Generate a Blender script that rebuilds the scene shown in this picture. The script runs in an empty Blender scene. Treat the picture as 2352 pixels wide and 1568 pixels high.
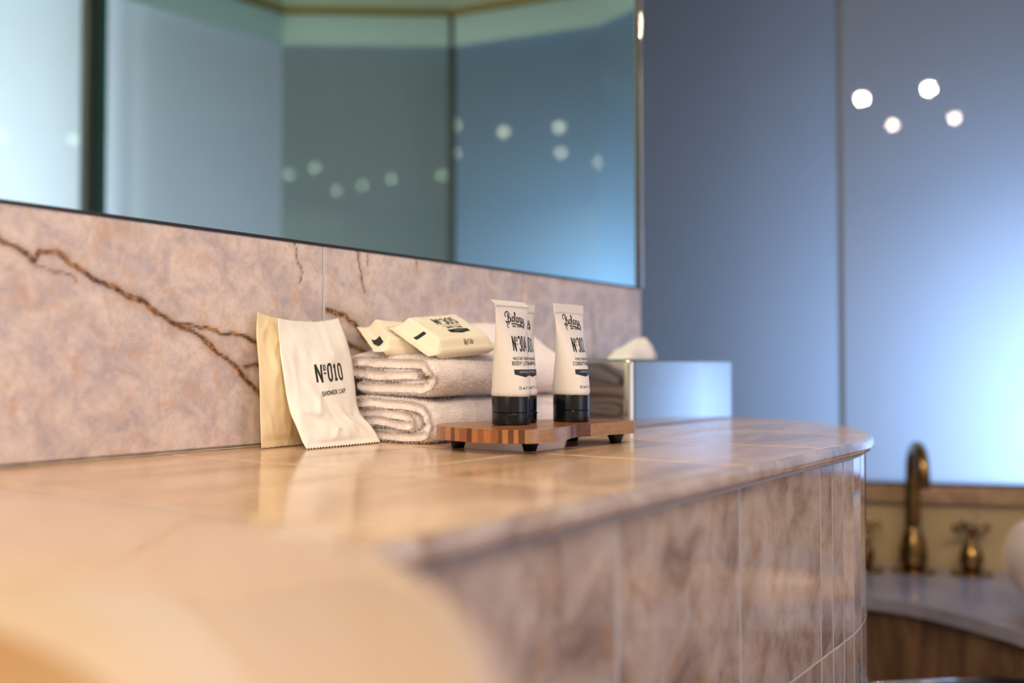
import bpy, bmesh, math, random
import numpy as np
from mathutils import Vector, Matrix, noise

random.seed(7)
np.random.seed(7)
scn = bpy.context.scene
COL = scn.collection
PI = math.pi

# ------------------------------------------------------------------ camera
# z = 0 is the countertop; the floor is 0.85 m below, the ceiling 1.45 m above
cam_d = bpy.data.cameras.new('camera')
cam = bpy.data.objects.new('camera', cam_d)
COL.objects.link(cam)
scn.camera = cam
yaw = math.radians(35.0)
pitch = math.atan(56 / 2287.)
fwd = Vector((math.cos(yaw) * math.cos(pitch), math.sin(yaw) * math.cos(pitch), math.sin(pitch)))
rgt = Vector((math.sin(yaw), -math.cos(yaw), 0))
upv = rgt.cross(fwd)
mw = Matrix((rgt, upv, -fwd)).transposed().to_4x4()
mw.translation = (0, 0, 0.078)
cam.matrix_world = mw
cam_d.sensor_width = 36
cam_d.lens = 35.0
cam_d.clip_start = 0.01
cam_d.dof.use_dof = True
cam_d.dof.focus_distance = 0.96
cam_d.dof.aperture_fstop = 2.25

# ------------------------------------------------------------------ exposure, world, light
scn.view_settings.view_transform = 'Standard'
scn.view_settings.look = 'None'
scn.view_settings.gamma = 1
scn.view_settings.use_curve_mapping = False
scn.view_settings.exposure = 0.0

world = bpy.data.worlds.new('world')
scn.world = world
world.use_nodes = True
wb = world.node_tree.nodes['Background']
wb.inputs[0].default_value = (0.52, 0.60, 0.66, 1)
wb.inputs[1].default_value = 0.045

def light(name, kind, loc, aim, energy, color, size=0.1, size_y=None, cone=None, blend=0.6):
    d = bpy.data.lights.new(name, kind)
    d.energy = energy
    d.color = color
    if kind == 'AREA':
        d.shape = 'RECTANGLE' if size_y else 'DISK'
        d.size = size
        if size_y:
            d.size_y = size_y
    else:
        d.shadow_soft_size = size
    if kind == 'SPOT':
        d.spot_size = math.radians(cone or 100)
        d.spot_blend = blend
    o = bpy.data.objects.new(name, d)
    COL.objects.link(o)
    o.location = loc
    v = Vector(aim) - Vector(loc)
    o.rotation_euler = v.to_track_quat('-Z', 'Y').to_euler()
    return o

DAY = (0.38, 0.58, 1.0)
# daylight arriving on the outer side of the frosted glazing
light('daylight_bay', 'AREA', (2.70, 0.27, -0.05), (2.31, 0.21, 0.0), 8.5, DAY, 0.36, 0.5)
light('daylight_side', 'AREA', (1.15, -1.7, 0.1), (1.05, -1.0, 0.2), 36, (1.0, 0.84, 1.0), 1.2, 1.2)
light('daylight_left_bay', 'AREA', (1.55, -1.30, 0.1), (1.62, -0.72, 0.2), 0.5, (0.42, 0.80, 1.0), 0.35, 0.6)
LAMPS = [(-0.55, -0.81), (-0.336, -1.045), (-1.05, -1.25), (-0.85, -1.50),
         (-0.52, -0.48), (-1.185, -0.589),
         (-1.845, 0.266), (-1.51, 0.242), (-2.2, -0.311), (-1.88, -0.354), (-1.54, -0.392)]
WARM = (1.0, 0.74, 0.50)
WARM2 = (1.0, 0.79, 0.60)
for i, (lx, ly) in enumerate(LAMPS):
    light('lamp_beam', 'SPOT', (lx, ly, 1.43), (lx, ly, 0), (3 if i in (2, 3) else 23) if i < 6 else (8 if i > 8 else 20), WARM2, 0.022, cone=178, blend=0.3)
# two more ceiling lamps over the vanity, above the frame
for lx, ly in ((0.25, 0.32), (0.75, 0.30)):
    light('vanity_beam', 'SPOT', (lx, ly, 1.44), (lx, ly + 0.1, 0), 3 if lx < 0.5 else 13, WARM, 0.03, cone=130, blend=0.8)


# ------------------------------------------------------------------ helpers
def link(o, parent=None):
    COL.objects.link(o)
    if parent is not None:
        o.parent = parent
    return o

def base_of(parent):
    v = Vector((0, 0, 0))
    while parent is not None:
        v += parent.location
        parent = parent.parent
    return v

def mesh_obj(name, verts, faces, mat, parent=None, smooth=False, loc=None, mats=None, fm=None):
    """verts are scene coordinates; the object origin is loc (top level) or the parent's base"""
    off = base_of(parent)
    if loc is not None:
        off = off + Vector(loc) if parent is None else off
    me = bpy.data.meshes.new(name)
    me.from_pydata([tuple(Vector(v) - off) for v in verts], [], faces)
    if mat is not None:
        me.materials.append(mat)
    if mats:
        for m in mats:
            me.materials.append(m)
    if fm:
        for p, i in zip(me.polygons, fm):
            p.material_index = i
    if smooth:
        for p in me.polygons:
            p.use_smooth = True
    me.validate()
    o = bpy.data.objects.new(name, me)
    if parent is None and loc is not None:
        o.location = loc
    return link(o, parent)

def bm_obj(name, bm, mat, parent=None, smooth=False, loc=None, auto=None):
    off = base_of(parent)
    if parent is None and loc is not None:
        off = Vector(loc)
    for v in bm.verts:
        v.co -= off
    bmesh.ops.recalc_face_normals(bm, faces=bm.faces[:])
    me = bpy.data.meshes.new(name)
    bm.to_mesh(me)
    bm.free()
    me.materials.append(mat)
    if smooth:
        for p in me.polygons:
            p.use_smooth = True
    if auto is not None:
        try:
            me.set_sharp_from_angle(angle=math.radians(auto))
        except Exception:
            pass
    o = bpy.data.objects.new(name, me)
    if parent is None and loc is not None:
        o.location = loc
    return link(o, parent)

def thing(name, label, cat, loc=(0, 0, 0), group=None, kind=None):
    o = bpy.data.objects.new(name, None)
    o.empty_display_size = 0.05
    o.location = loc
    return tag(link(o), label, cat, group, kind)

def tag(o, label=None, cat=None, group=None, kind=None):
    if label:
        o['label'] = label
    if cat:
        o['category'] = cat
    if group:
        o['group'] = group
    if kind:
        o['kind'] = kind
    return o

def box_bm(x0, x1, y0, y1, z0, z1, bev=0, seg=2):
    bm = bmesh.new()
    bmesh.ops.create_cube(bm, size=1)
    for v in bm.verts:
        v.co = Vector(((x0 + x1) / 2 + v.co.x * (x1 - x0), (y0 + y1) / 2 + v.co.y * (y1 - y0), (z0 + z1) / 2 + v.co.z * (z1 - z0)))
    if bev:
        bmesh.ops.bevel(bm, geom=bm.edges[:], offset=bev, segments=seg, affect='EDGES', profile=0.5)
    return bm

def box(name, dims, mat, parent=None, bev=0, seg=2, loc=None):
    return bm_obj(name, box_bm(*dims, bev=bev, seg=seg), mat, parent, smooth=bev > 0, loc=loc, auto=40)

def prism_bm(poly, z0, z1, bev=0, seg=2, top_only=False):
    """poly: list of (x, y) CCW"""
    bm = bmesh.new()
    b = [bm.verts.new((x, y, z0)) for x, y in poly]
    t = [bm.verts.new((x, y, z1)) for x, y in poly]
    n = len(poly)
    ft = bm.faces.new(t)
    bm.faces.new(b[::-1])
    for i in range(n):
        bm.faces.new((b[i], b[(i + 1) % n], t[(i + 1) % n], t[i]))
    if bev:
        bmesh.ops.bevel(bm, geom=list(ft.edges), offset=bev, segments=seg, affect='EDGES', profile=0.5, clamp_overlap=True)
    return bm

def lathe_bm(profile, center, seg=32, axis='Z', cap=True):
    """profile: (r, z) from bottom to top"""
    bm = bmesh.new()
    rings = []
    cx, cy, cz = center
    for r, z in profile:
        rings.append([bm.verts.new((cx + r * math.cos(2 * PI * i / seg), cy + r * math.sin(2 * PI * i / seg), cz + z)) for i in range(seg)])
    for a, b in zip(rings, rings[1:]):
        for i in range(seg):
            bm.faces.new((a[i], a[(i + 1) % seg], b[(i + 1) % seg], b[i]))
    if cap:
        bm.faces.new(rings[0][::-1])
        bm.faces.new(rings[-1])
    return bm

def tube_bm(path, radii, seg=16, cap=True):
    bm = bmesh.new()
    path = [Vector(p) for p in path]
    if not hasattr(radii, '__len__'):
        radii = [radii] * len(path)
    rings = []
    prev = None
    for i, p in enumerate(path):
        t = (path[min(i + 1, len(path) - 1)] - path[max(i - 1, 0)]).normalized()
        if prev is None:
            ref = Vector((0, 0, 1)) if abs(t.z) < 0.9 else Vector((1, 0, 0))
            a = t.cross(ref).normalized()
        else:
            a = (prev - t * prev.dot(t)).normalized()
        prev = a
        b = t.cross(a)
        rings.append([bm.verts.new(p + (a * math.cos(2 * PI * k / seg) + b * math.sin(2 * PI * k / seg)) * radii[i]) for k in range(seg)])
    for a, b in zip(rings, rings[1:]):
        for i in range(seg):
            bm.faces.new((a[i], a[(i + 1) % seg], b[(i + 1) % seg], b[i]))
    if cap:
        bm.faces.new(rings[0][::-1])
        bm.faces.new(rings[-1])
    return bm

def catmull(pts, n=8, closed=False):
    P = [np.array(p, float) for p in pts]
    out = []
    m = len(P)
    rng = range(m) if closed else range(m - 1)
    for i in rng:
        if closed:
            p0, p1, p2, p3 = P[(i - 1) % m], P[i], P[(i + 1) % m], P[(i + 2) % m]
        else:
            p0, p1, p2, p3 = P[max(i - 1, 0)], P[i], P[i + 1], P[min(i + 2, m - 1)]
        for k in range(n):
            t = k / n
            out.append(0.5 * ((2 * p1) + (-p0 + p2) * t + (2 * p0 - 5 * p1 + 4 * p2 - p3) * t * t + (-p0 + 3 * p1 - 3 * p2 + p3) * t ** 3))
    if not closed:
        out.append(P[-1])
    return out

def clip(poly, a, b, c):
    """keep a*x + b*y <= c"""
    out = []
    n = len(poly)
    for i in range(n):
        p, q = poly[i], poly[(i + 1) % n]
        dp, dq = a * p[0] + b * p[1] - c, a * q[0] + b * q[1] - c
        if dp <= 0:
            out.append(p)
        if (dp < 0 < dq) or (dq < 0 < dp):
            t = dp / (dp - dq)
            out.append((p[0] + (q[0] - p[0]) * t, p[1] + (q[1] - p[1]) * t))
    return out

def clip_rect(poly, x0, x1, y0, y1):
    for a, b, c in ((1, 0, x1), (-1, 0, -x0), (0, 1, y1), (0, -1, -y0)):
        if len(poly) < 3:
            return []
        poly = clip(poly, a, b, c)
    # drop near-duplicates
    out = []
    for p in poly:
        if not out or (abs(p[0] - out[-1][0]) + abs(p[1] - out[-1][1])) > 1e-5:
            out.append(p)
    if len(out) > 1 and (abs(out[0][0] - out[-1][0]) + abs(out[0][1] - out[-1][1])) < 1e-5:
        out.pop()
    return out

def area(p):
    return 0.5 * sum(p[i][0] * p[(i + 1) % len(p)][1] - p[(i + 1) % len(p)][0] * p[i][1] for i in range(len(p)))

# ------------------------------------------------------------------ materials
def new_mat(name):
    m = bpy.data.materials.new(name)
    m.use_nodes = True
    nt = m.node_tree
    return m, nt, nt.nodes['Principled BSDF']

def simple(name, col, rough=0.5, metal=0.0, coat=0.0, bump=0.0, bscale=200, sss=0.0, spec=0.5, vary=0.0, vscale=8):
    m, nt, p = new_mat(name)
    p.inputs['Base Color'].default_value = (*col, 1)
    p.inputs['Roughness'].default_value = rough
    p.inputs['Metallic'].default_value = metal
    p.inputs['Coat Weight'].default_value = coat
    p.inputs['Specular IOR Level'].default_value = spec
    if sss:
        p.inputs['Subsurface Weight'].default_value = sss
        p.inputs['Subsurface Radius'].default_value = (0.006, 0.004, 0.003)
        p.inputs['Subsurface Scale'].default_value = 1.0
    tc = nt.nodes.new('ShaderNodeTexCoord')
    if vary:
        n = nt.nodes.new('ShaderNodeTexNoise')
        n.inputs['Scale'].default_value = vscale
        n.inputs['Detail'].default_value = 4
        r = nt.nodes.new('ShaderNodeValToRGB')
        r.color_ramp.elements[0].position = 0.35
        r.color_ramp.elements[1].position = 0.65
        r.color_ramp.elements[0].color = (*[c * (1 - vary) for c in col], 1)
        r.color_ramp.elements[1].color = (*[min(1, c * (1 + vary)) for c in col], 1)
        nt.links.new(tc.outputs['Object'], n.inputs['Vector'])
        nt.links.new(n.outputs['Fac'], r.inputs['Fac'])
        nt.links.new(r.outputs['Color'], p.inputs['Base Color'])
    if bump:
        n = nt.nodes.new('ShaderNodeTexNoise')
        n.inputs['Scale'].default_value = bscale
        n.inputs['Detail'].default_value = 3
        b = nt.nodes.new('ShaderNodeBump')
        b.inputs['Strength'].default_value = bump
        b.inputs['Distance'].default_value = 0.001
        nt.links.new(tc.outputs['Object'], n.inputs['Vector'])
        nt.links.new(n.outputs['Fac'], b.inputs['Height'])
        nt.links.new(b.outputs['Normal'], p.inputs['Normal'])
    return m

def ramp(nt, stops):
    r = nt.nodes.new('ShaderNodeValToRGB')
    e = r.color_ramp.elements
    while len(e) < len(stops):
        e.new(0.5)
    for el, (pos, col) in zip(e, stops):
        el.position = pos
        el.color = (*col, 1)
    return r

def marble(name, light_c, mid_c, dark_c, rust_c, rough=0.12, grain=90, cloud=9, stretch=(1, 1, 1), rand=True, vein_attr=False, rust_lo=0.60, coat=0.0):
    m, nt, p = new_mat(name)
    N, L = nt.nodes.new, nt.links.new
    tc = N('ShaderNodeTexCoord')
    mp = N('ShaderNodeMapping')
    mp.inputs['Scale'].default_value = stretch
    L(tc.outputs['Object'], mp.inputs['Vector'])
    vec = mp.outputs['Vector']
    if rand:
        oi = N('ShaderNodeObjectInfo')
        mul = N('ShaderNodeVectorMath'); mul.operation = 'SCALE'
        comb = N('ShaderNodeCombineXYZ')
        for k in range(3):
            L(oi.outputs['Random'], comb.inputs[k])
        L(comb.outputs[0], mul.inputs[0]); mul.inputs['Scale'].default_value = 23.0
        add = N('ShaderNodeVectorMath')
        L(vec, add.inputs[0]); L(mul.outputs[0], add.inputs[1])
        vec = add.outputs[0]
    n1 = N('ShaderNodeTexNoise'); n1.inputs['Scale'].default_value = cloud; n1.inputs['Detail'].default_value = 6; n1.inputs['Roughness'].default_value = 0.6; n1.inputs['Distortion'].default_value = 0.6
    L(vec, n1.inputs['Vector'])
    r1 = ramp(nt, [(0.34, dark_c), (0.48, mid_c), (0.62, light_c)])
    L(n1.outputs['Fac'], r1.inputs['Fac'])
    # crystalline grain
    vo = N('ShaderNodeTexVoronoi'); vo.inputs['Scale'].default_value = grain
    try:
        vo.inputs['Detail'].default_value = 1.0
    except Exception:
        pass
    L(vec, vo.inputs['Vector'])
    n2 = N('ShaderNodeTexNoise'); n2.inputs['Scale'].default_value = grain * 1.1; n2.inputs['Detail'].default_value = 4; n2.inputs['Roughness'].default_value = 0.7
    L(vec, n2.inputs['Vector'])
    r2 = ramp(nt, [(0.32, (0.78, 0.76, 0.80)), (0.5, (0.97, 0.96, 0.96)), (0.68, (1.12, 1.07, 1.02))])
    L(n2.outputs['Fac'], r2.inputs['Fac'])
    mx = N('ShaderNodeMix'); mx.data_type = 'RGBA'; mx.blend_type = 'MULTIPLY'; mx.inputs[0].default_value = 0.55
    L(r1.outputs['Color'], mx.inputs[6]); L(r2.outputs['Color'], mx.inputs[7])
    # rust coloured flecks
    n3 = N('ShaderNodeTexNoise'); n3.inputs['Scale'].default_value = grain * 0.35; n3.inputs['Detail'].default_value = 5; n3.inputs['Roughness'].default_value = 0.65; n3.inputs['Distortion'].default_value = 0.8
    L(vec, n3.inputs['Vector'])
    r3 = ramp(nt, [(rust_lo, (0, 0, 0)), (rust_lo + 0.16, (0.55, 0.55, 0.55))])
    L(n3.outputs['Fac'], r3.inputs['Fac'])
    mx2 = N('ShaderNodeMix'); mx2.data_type = 'RGBA'
    L(r3.outputs['Color'], mx2.inputs[0]); L(mx.outputs[2], mx2.inputs[6]); mx2.inputs[7].default_value = (*rust_c, 1)
    out = mx2.outputs[2]
    if vein_attr:
        at = N('ShaderNodeAttribute'); at.attribute_name = 'vein'
        n4 = N('ShaderNodeTexNoise'); n4.inputs['Scale'].default_value = 260; n4.inputs['Detail'].default_value = 4
        L(tc.outputs['Object'], n4.inputs['Vector'])
        r4 = ramp(nt, [(0.36, (0.035, 0.020, 0.010)), (0.50, (0.20, 0.095, 0.035)), (0.66, (0.48, 0.24, 0.09))])
        L(n4.outputs['Fac'], r4.inputs['Fac'])
        sc = N('ShaderNodeMath'); sc.operation = 'MULTIPLY_ADD'
        L(n4.outputs['Fac'], sc.inputs[0]); sc.inputs[1].default_value = 1.3; sc.inputs[2].default_value = 0.50
        m3 = N('ShaderNodeMath'); m3.operation = 'MULTIPLY'; m3.use_clamp = True
        L(at.outputs['Fac'], m3.inputs[0]); L(sc.outputs[0], m3.inputs[1])
        mx3 = N('ShaderNodeMix'); mx3.data_type = 'RGBA'
        L(m3.outputs[0], mx3.inputs[0]); L(out, mx3.inputs[6]); L(r4.outputs['Color'], mx3.inputs[7])
        out = mx3.outputs[2]
    L(out, p.inputs['Base Color'])
    p.inputs['Roughness'].default_value = rough
    p.inputs['Coat Weight'].default_value = coat
    p.inputs['Coat Roughness'].default_value = 0.03
    return m

M = {}
M['backsplash'] = marble('backsplash_marble', (0.75, 0.66, 0.64), (0.64, 0.56, 0.56), (0.50, 0.45, 0.49), (0.60, 0.38, 0.24), rough=0.3, grain=140, cloud=34, rand=False, vein_attr=True, rust_lo=0.51)
M['top'] = marble('counter_marble', (0.80, 0.56, 0.39), (0.70, 0.46, 0.30), (0.52, 0.33, 0.21), (0.62, 0.30, 0.12), rough=0.16, grain=120, cloud=7, stretch=(0.8, 2.6, 1), coat=0.0)
M['front'] = marble('vanity_front_marble', (0.56, 0.48, 0.47), (0.45, 0.375, 0.365), (0.26, 0.20, 0.20), (0.36, 0.17, 0.07), rough=0.07, grain=75, cloud=15, stretch=(1.3, 1.3, 1.1), coat=0.7, rust_lo=0.52)
M['deck'] = marble('tub_deck_marble', (0.40, 0.38, 0.44), (0.33, 0.31, 0.37), (0.26, 0.23, 0.27), (0.36, 0.2, 0.1), rough=0.28, grain=80, cloud=8, coat=0.3)
M['apron'] = marble('tub_apron_marble', (0.26, 0.15, 0.08), (0.17, 0.095, 0.05), (0.09, 0.05, 0.03), (0.18, 0.07, 0.03), rough=0.35, grain=50, cloud=9, stretch=(2, 2, 0.4))
M['grout'] = simple('white_grout', (0.46, 0.48, 0.57), 0.8, bump=0.4, bscale=900)
M['grout_warm'] = simple('sandy_grout', (0.66, 0.52, 0.40), 0.8, bump=0.4, bscale=900)
M['porcelain'] = simple('porcelain', (0.70, 0.50, 0.37), 0.2, coat=0.4, bump=0.02)
M['plaster'] = simple('painted_plaster', (0.62, 0.62, 0.56), 0.7, bump=0.1, vary=0.03)
M['ceiling'] = simple('ceiling_paint', (0.72, 0.78, 0.70), 0.7, bump=0.1, vary=0.02)
M['floor'] = marble('floor_marble', (0.40, 0.30, 0.24), (0.32, 0.22, 0.16), (0.22, 0.15, 0.10), (0.3, 0.15, 0.07), rough=0.2, grain=40, cloud=5)
M['cream'] = simple('cream_tile', (0.50, 0.38, 0.21), 0.3, vary=0.04)
M['ledge'] = marble('ledge_marble', (0.50, 0.33, 0.20), (0.38, 0.24, 0.14), (0.26, 0.16, 0.10), (0.3, 0.15, 0.07), rough=0.2, grain=60, cloud=12)
M['black_trim'] = simple('black_gasket', (0.02, 0.02, 0.022), 0.4)
M['post'] = simple('bronze_post', (0.09, 0.085, 0.075), 0.4, metal=0.3)
M['post_green'] = simple('glass_edge_green', (0.05, 0.16, 0.13), 0.25)
M['gold'] = simple('gold_trim', (0.42, 0.26, 0.05), 0.35, metal=0.4)
M['header'] = simple('header_paint', (0.70, 0.88, 0.95), 0.5)
M['steel'] = simple('brushed_steel', (0.58, 0.57, 0.54), 0.06, metal=1.0)
M['chrome'] = simple('polished_steel', (0.80, 0.78, 0.74), 0.05, metal=1.0)
M['brass'] = simple('aged_brass', (0.30, 0.18, 0.07), 0.14, metal=1.0, vary=0.25, vscale=40)
M['towel'] = simple('white_terry', (0.98, 0.92, 0.93), 0.95, spec=0.1, bump=0.6, bscale=700)
M['sachet'] = simple('cream_paper', (0.93, 0.91, 0.88), 0.42, bump=0.08, bscale=120)
M['soap_wrap'] = simple('cream_soap_wrap', (0.93, 0.85, 0.71), 0.40, bump=0.08, bscale=150)
M['tube'] = simple('tube_plastic', (0.82, 0.79, 0.77), 0.28, sss=0.0, spec=0.4)
M['cap'] = simple('black_cap', (0.004, 0.005, 0.008), 0.18, spec=0.4)
M['ink'] = simple('black_ink', (0.012, 0.014, 0.018), 0.45)
M['ink_white'] = simple('white_ink', (0.55, 0.55, 0.55), 0.5)
M['seal'] = simple('seal_crease', (0.60, 0.63, 0.68), 0.4)
M['foot'] = simple('black_rubber', (0.008, 0.009, 0.012), 0.25)
M['tissue'] = simple('tissue_paper', (0.88, 0.86, 0.84), 0.9, bump=0.1)
M['caulk'] = simple('caulk', (0.42, 0.36, 0.28), 0.7, bump=0.4, bscale=300)
M['dark'] = simple('dark_slot', (0.01, 0.01, 0.01), 0.8)

def frosted(name, tint, body=0.75):
    m = bpy.data.materials.new(name); m.use_nodes = True
    nt = m.node_tree; nt.nodes.clear()
    N, L = nt.nodes.new, nt.links.new
    out = N('ShaderNodeOutputMaterial')
    tr = N('ShaderNodeBsdfTranslucent'); tr.inputs[0].default_value = (*tint, 1)
    df = N('ShaderNodeBsdfDiffuse'); df.inputs[0].default_value = (*[c * 0.55 for c in tint], 1)
    gl = N('ShaderNodeBsdfGlossy'); gl.inputs['Roughness'].default_value = 0.012; gl.inputs[0].default_value = (1, 1, 1, 1)
    fr = N('ShaderNodeFresnel'); fr.inputs['IOR'].default_value = 1.5
    a = N('ShaderNodeMixShader'); a.inputs[0].default_value = body
    b = N('ShaderNodeMixShader')
    L(df.outputs[0], a.inputs[1]); L(tr.outputs[0], a.inputs[2])
    L(fr.outputs[0], b.inputs[0]); L(a.outputs[0], b.inputs[1]); L(gl.outputs[0], b.inputs[2])
    L(b.outputs[0], out.inputs['Surface'])
    return m
M['frost'] = frosted('frosted_glass', (0.83, 0.88, 0.95), 0.72)
def clear():
    m = bpy.data.materials.new('glass_outer_face'); m.use_nodes = True
    nt = m.node_tree; nt.nodes.clear()
    out = nt.nodes.new('ShaderNodeOutputMaterial')
    t = nt.nodes.new('ShaderNodeBsdfTransparent'); t.inputs[0].default_value = (0.93, 0.96, 0.95, 1)
    nt.links.new(t.outputs[0], out.inputs['Surface'])
    return m
M['clear'] = clear()

def mirror_mat():
    m = bpy.data.materials.new('silvered_mirror'); m.use_nodes = True
    nt = m.node_tree; nt.nodes.clear()
    out = nt.nodes.new('ShaderNodeOutputMaterial')
    g = nt.nodes.new('ShaderNodeBsdfGlossy'); g.inputs[0].default_value = (0.62, 0.86, 0.83, 1); g.inputs['Roughness'].default_value = 0.0
    nt.links.new(g.outputs[0], out.inputs['Surface'])
    return m
M['mirror'] = mirror_mat()

def wood_mat(name, c0, c1, rough=0.35):
    m, nt, p = new_mat(name)
    N, L = nt.nodes.new, nt.links.new
    tc = N('ShaderNodeTexCoord'); mp = N('ShaderNodeMapping'); mp.inputs['Scale'].default_value = (8, 90, 90)
    n = N('ShaderNodeTexNoise'); n.inputs['Scale'].default_value = 6; n.inputs['Detail'].default_value = 5; n.inputs['Distortion'].default_value = 0.5
    r = ramp(nt, [(0.3, c0), (0.7, c1)])
    L(tc.outputs['Object'], mp.inputs['Vector']); L(mp.outputs[0], n.inputs['Vector']); L(n.outputs['Fac'], r.inputs['Fac'])
    L(r.outputs['Color'], p.inputs['Base Color'])
    p.inputs['Roughness'].default_value = rough
    p.inputs['Coat Weight'].default_value = 0.35
    p.inputs['Coat Roughness'].default_value = 0.12
    return m
WOOD = {'l': wood_mat('light_wood', (0.36, 0.13, 0.035), (0.52, 0.20, 0.06)),
        'm': wood_mat('medium_wood', (0.24, 0.075, 0.022), (0.34, 0.115, 0.035)),
        'd': wood_mat('dark_wood', (0.075, 0.025, 0.012), (0.14, 0.048, 0.018)),
        't': wood_mat('tan_wood', (0.28, 0.15, 0.075), (0.40, 0.23, 0.12))}

def lamp_mat():
    m = bpy.data.materials.new('lit_lamp_lens'); m.use_nodes = True
    nt = m.node_tree; nt.nodes.clear()
    out = nt.nodes.new('ShaderNodeOutputMaterial')
    e = nt.nodes.new('ShaderNodeEmission'); e.inputs[0].default_value = (1.0, 0.80, 0.62, 1); e.inputs[1].default_value = 70
    nt.links.new(e.outputs[0], out.inputs['Surface'])
    return m
M['lens'] = lamp_mat()
M['lens_dim'] = lamp_mat(); M['lens_dim'].node_tree.nodes['Emission'].inputs[1].default_value = 22

# ------------------------------------------------------------------ key plan
D = 0.7518                      # vanity wall plane
WX0, WX1 = -2.7, 1.4406         # vanity wall extent
K0 = (1.412, -0.735); K1 = (1.962, -0.680); K2 = (2.259, -0.287); K3 = (2.345, 0.156); KP = (2.153, 0.644)
ZG = 1.1006                     # top trim of the glazing
ZLED = -0.171

# ------------------------------------------------------------------ setting: floor, ceiling, walls
tag(box('floor', (-2.8, 2.9, -2.5, 1.5, -0.90, -0.85), M['floor']), 'brown marble floor of the bathroom', 'floor', kind='structure')
tag(box('ceiling', (-2.8, 2.55, -2.5, 1.5, 1.45, 1.50), M['ceiling']), 'pale ceiling with small round downlights', 'ceiling', kind='structure')
wall_left = box('wall_left', (WX0, WX1, D + 0.012, D + 0.14, -0.85, 1.45), M['plaster'])
tag(wall_left, 'vanity wall faced with pink marble panels below the mirror', 'wall', kind='structure')
tag(box('wall_back', (-2.8, -2.7, -2.5, 1.5, -0.85, 1.45), M['plaster']), 'plain painted wall behind the camera', 'wall', kind='structure')
tag(box('wall_right', (-2.8, 0.62, -2.5, -2.4, -0.85, 1.45), M['plaster']), 'plain painted wall across from the vanity', 'wall', kind='structure')
tag(box('wall_side', (0.52, 0.62, -2.4, -1.32, -0.85, 1.45), M['plaster']), 'short painted wall beside the bright frosted window', 'wall', kind='structure')
tag(box('wall_far', (WX1, 2.25, 1.30, 1.40, -0.85, 1.45), M['plaster']), 'painted wall closing the recess beyond the vanity', 'wall', kind='structure')

def seg_prism(p, q, t0, t1, z0, z1, ext=0.0):
    """slab along p->q; t0..t1 offsets towards the outside (right of p->q direction rotated)"""
    p = Vector(p).to_2d() if len(p) == 2 else Vector(p); q = Vector(q)
    u = (q - p).normalized(); n = Vector((u.y, -u.x))
    p = p - u * ext; q = q + u * ext
    poly = [p + n * t0, q + n * t0, q + n * t1, p + n * t1]
    poly = [(v.x, v.y) for v in poly]
    if area(poly) < 0:
        poly = poly[::-1]
    return prism_bm(poly, z0, z1)

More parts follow.
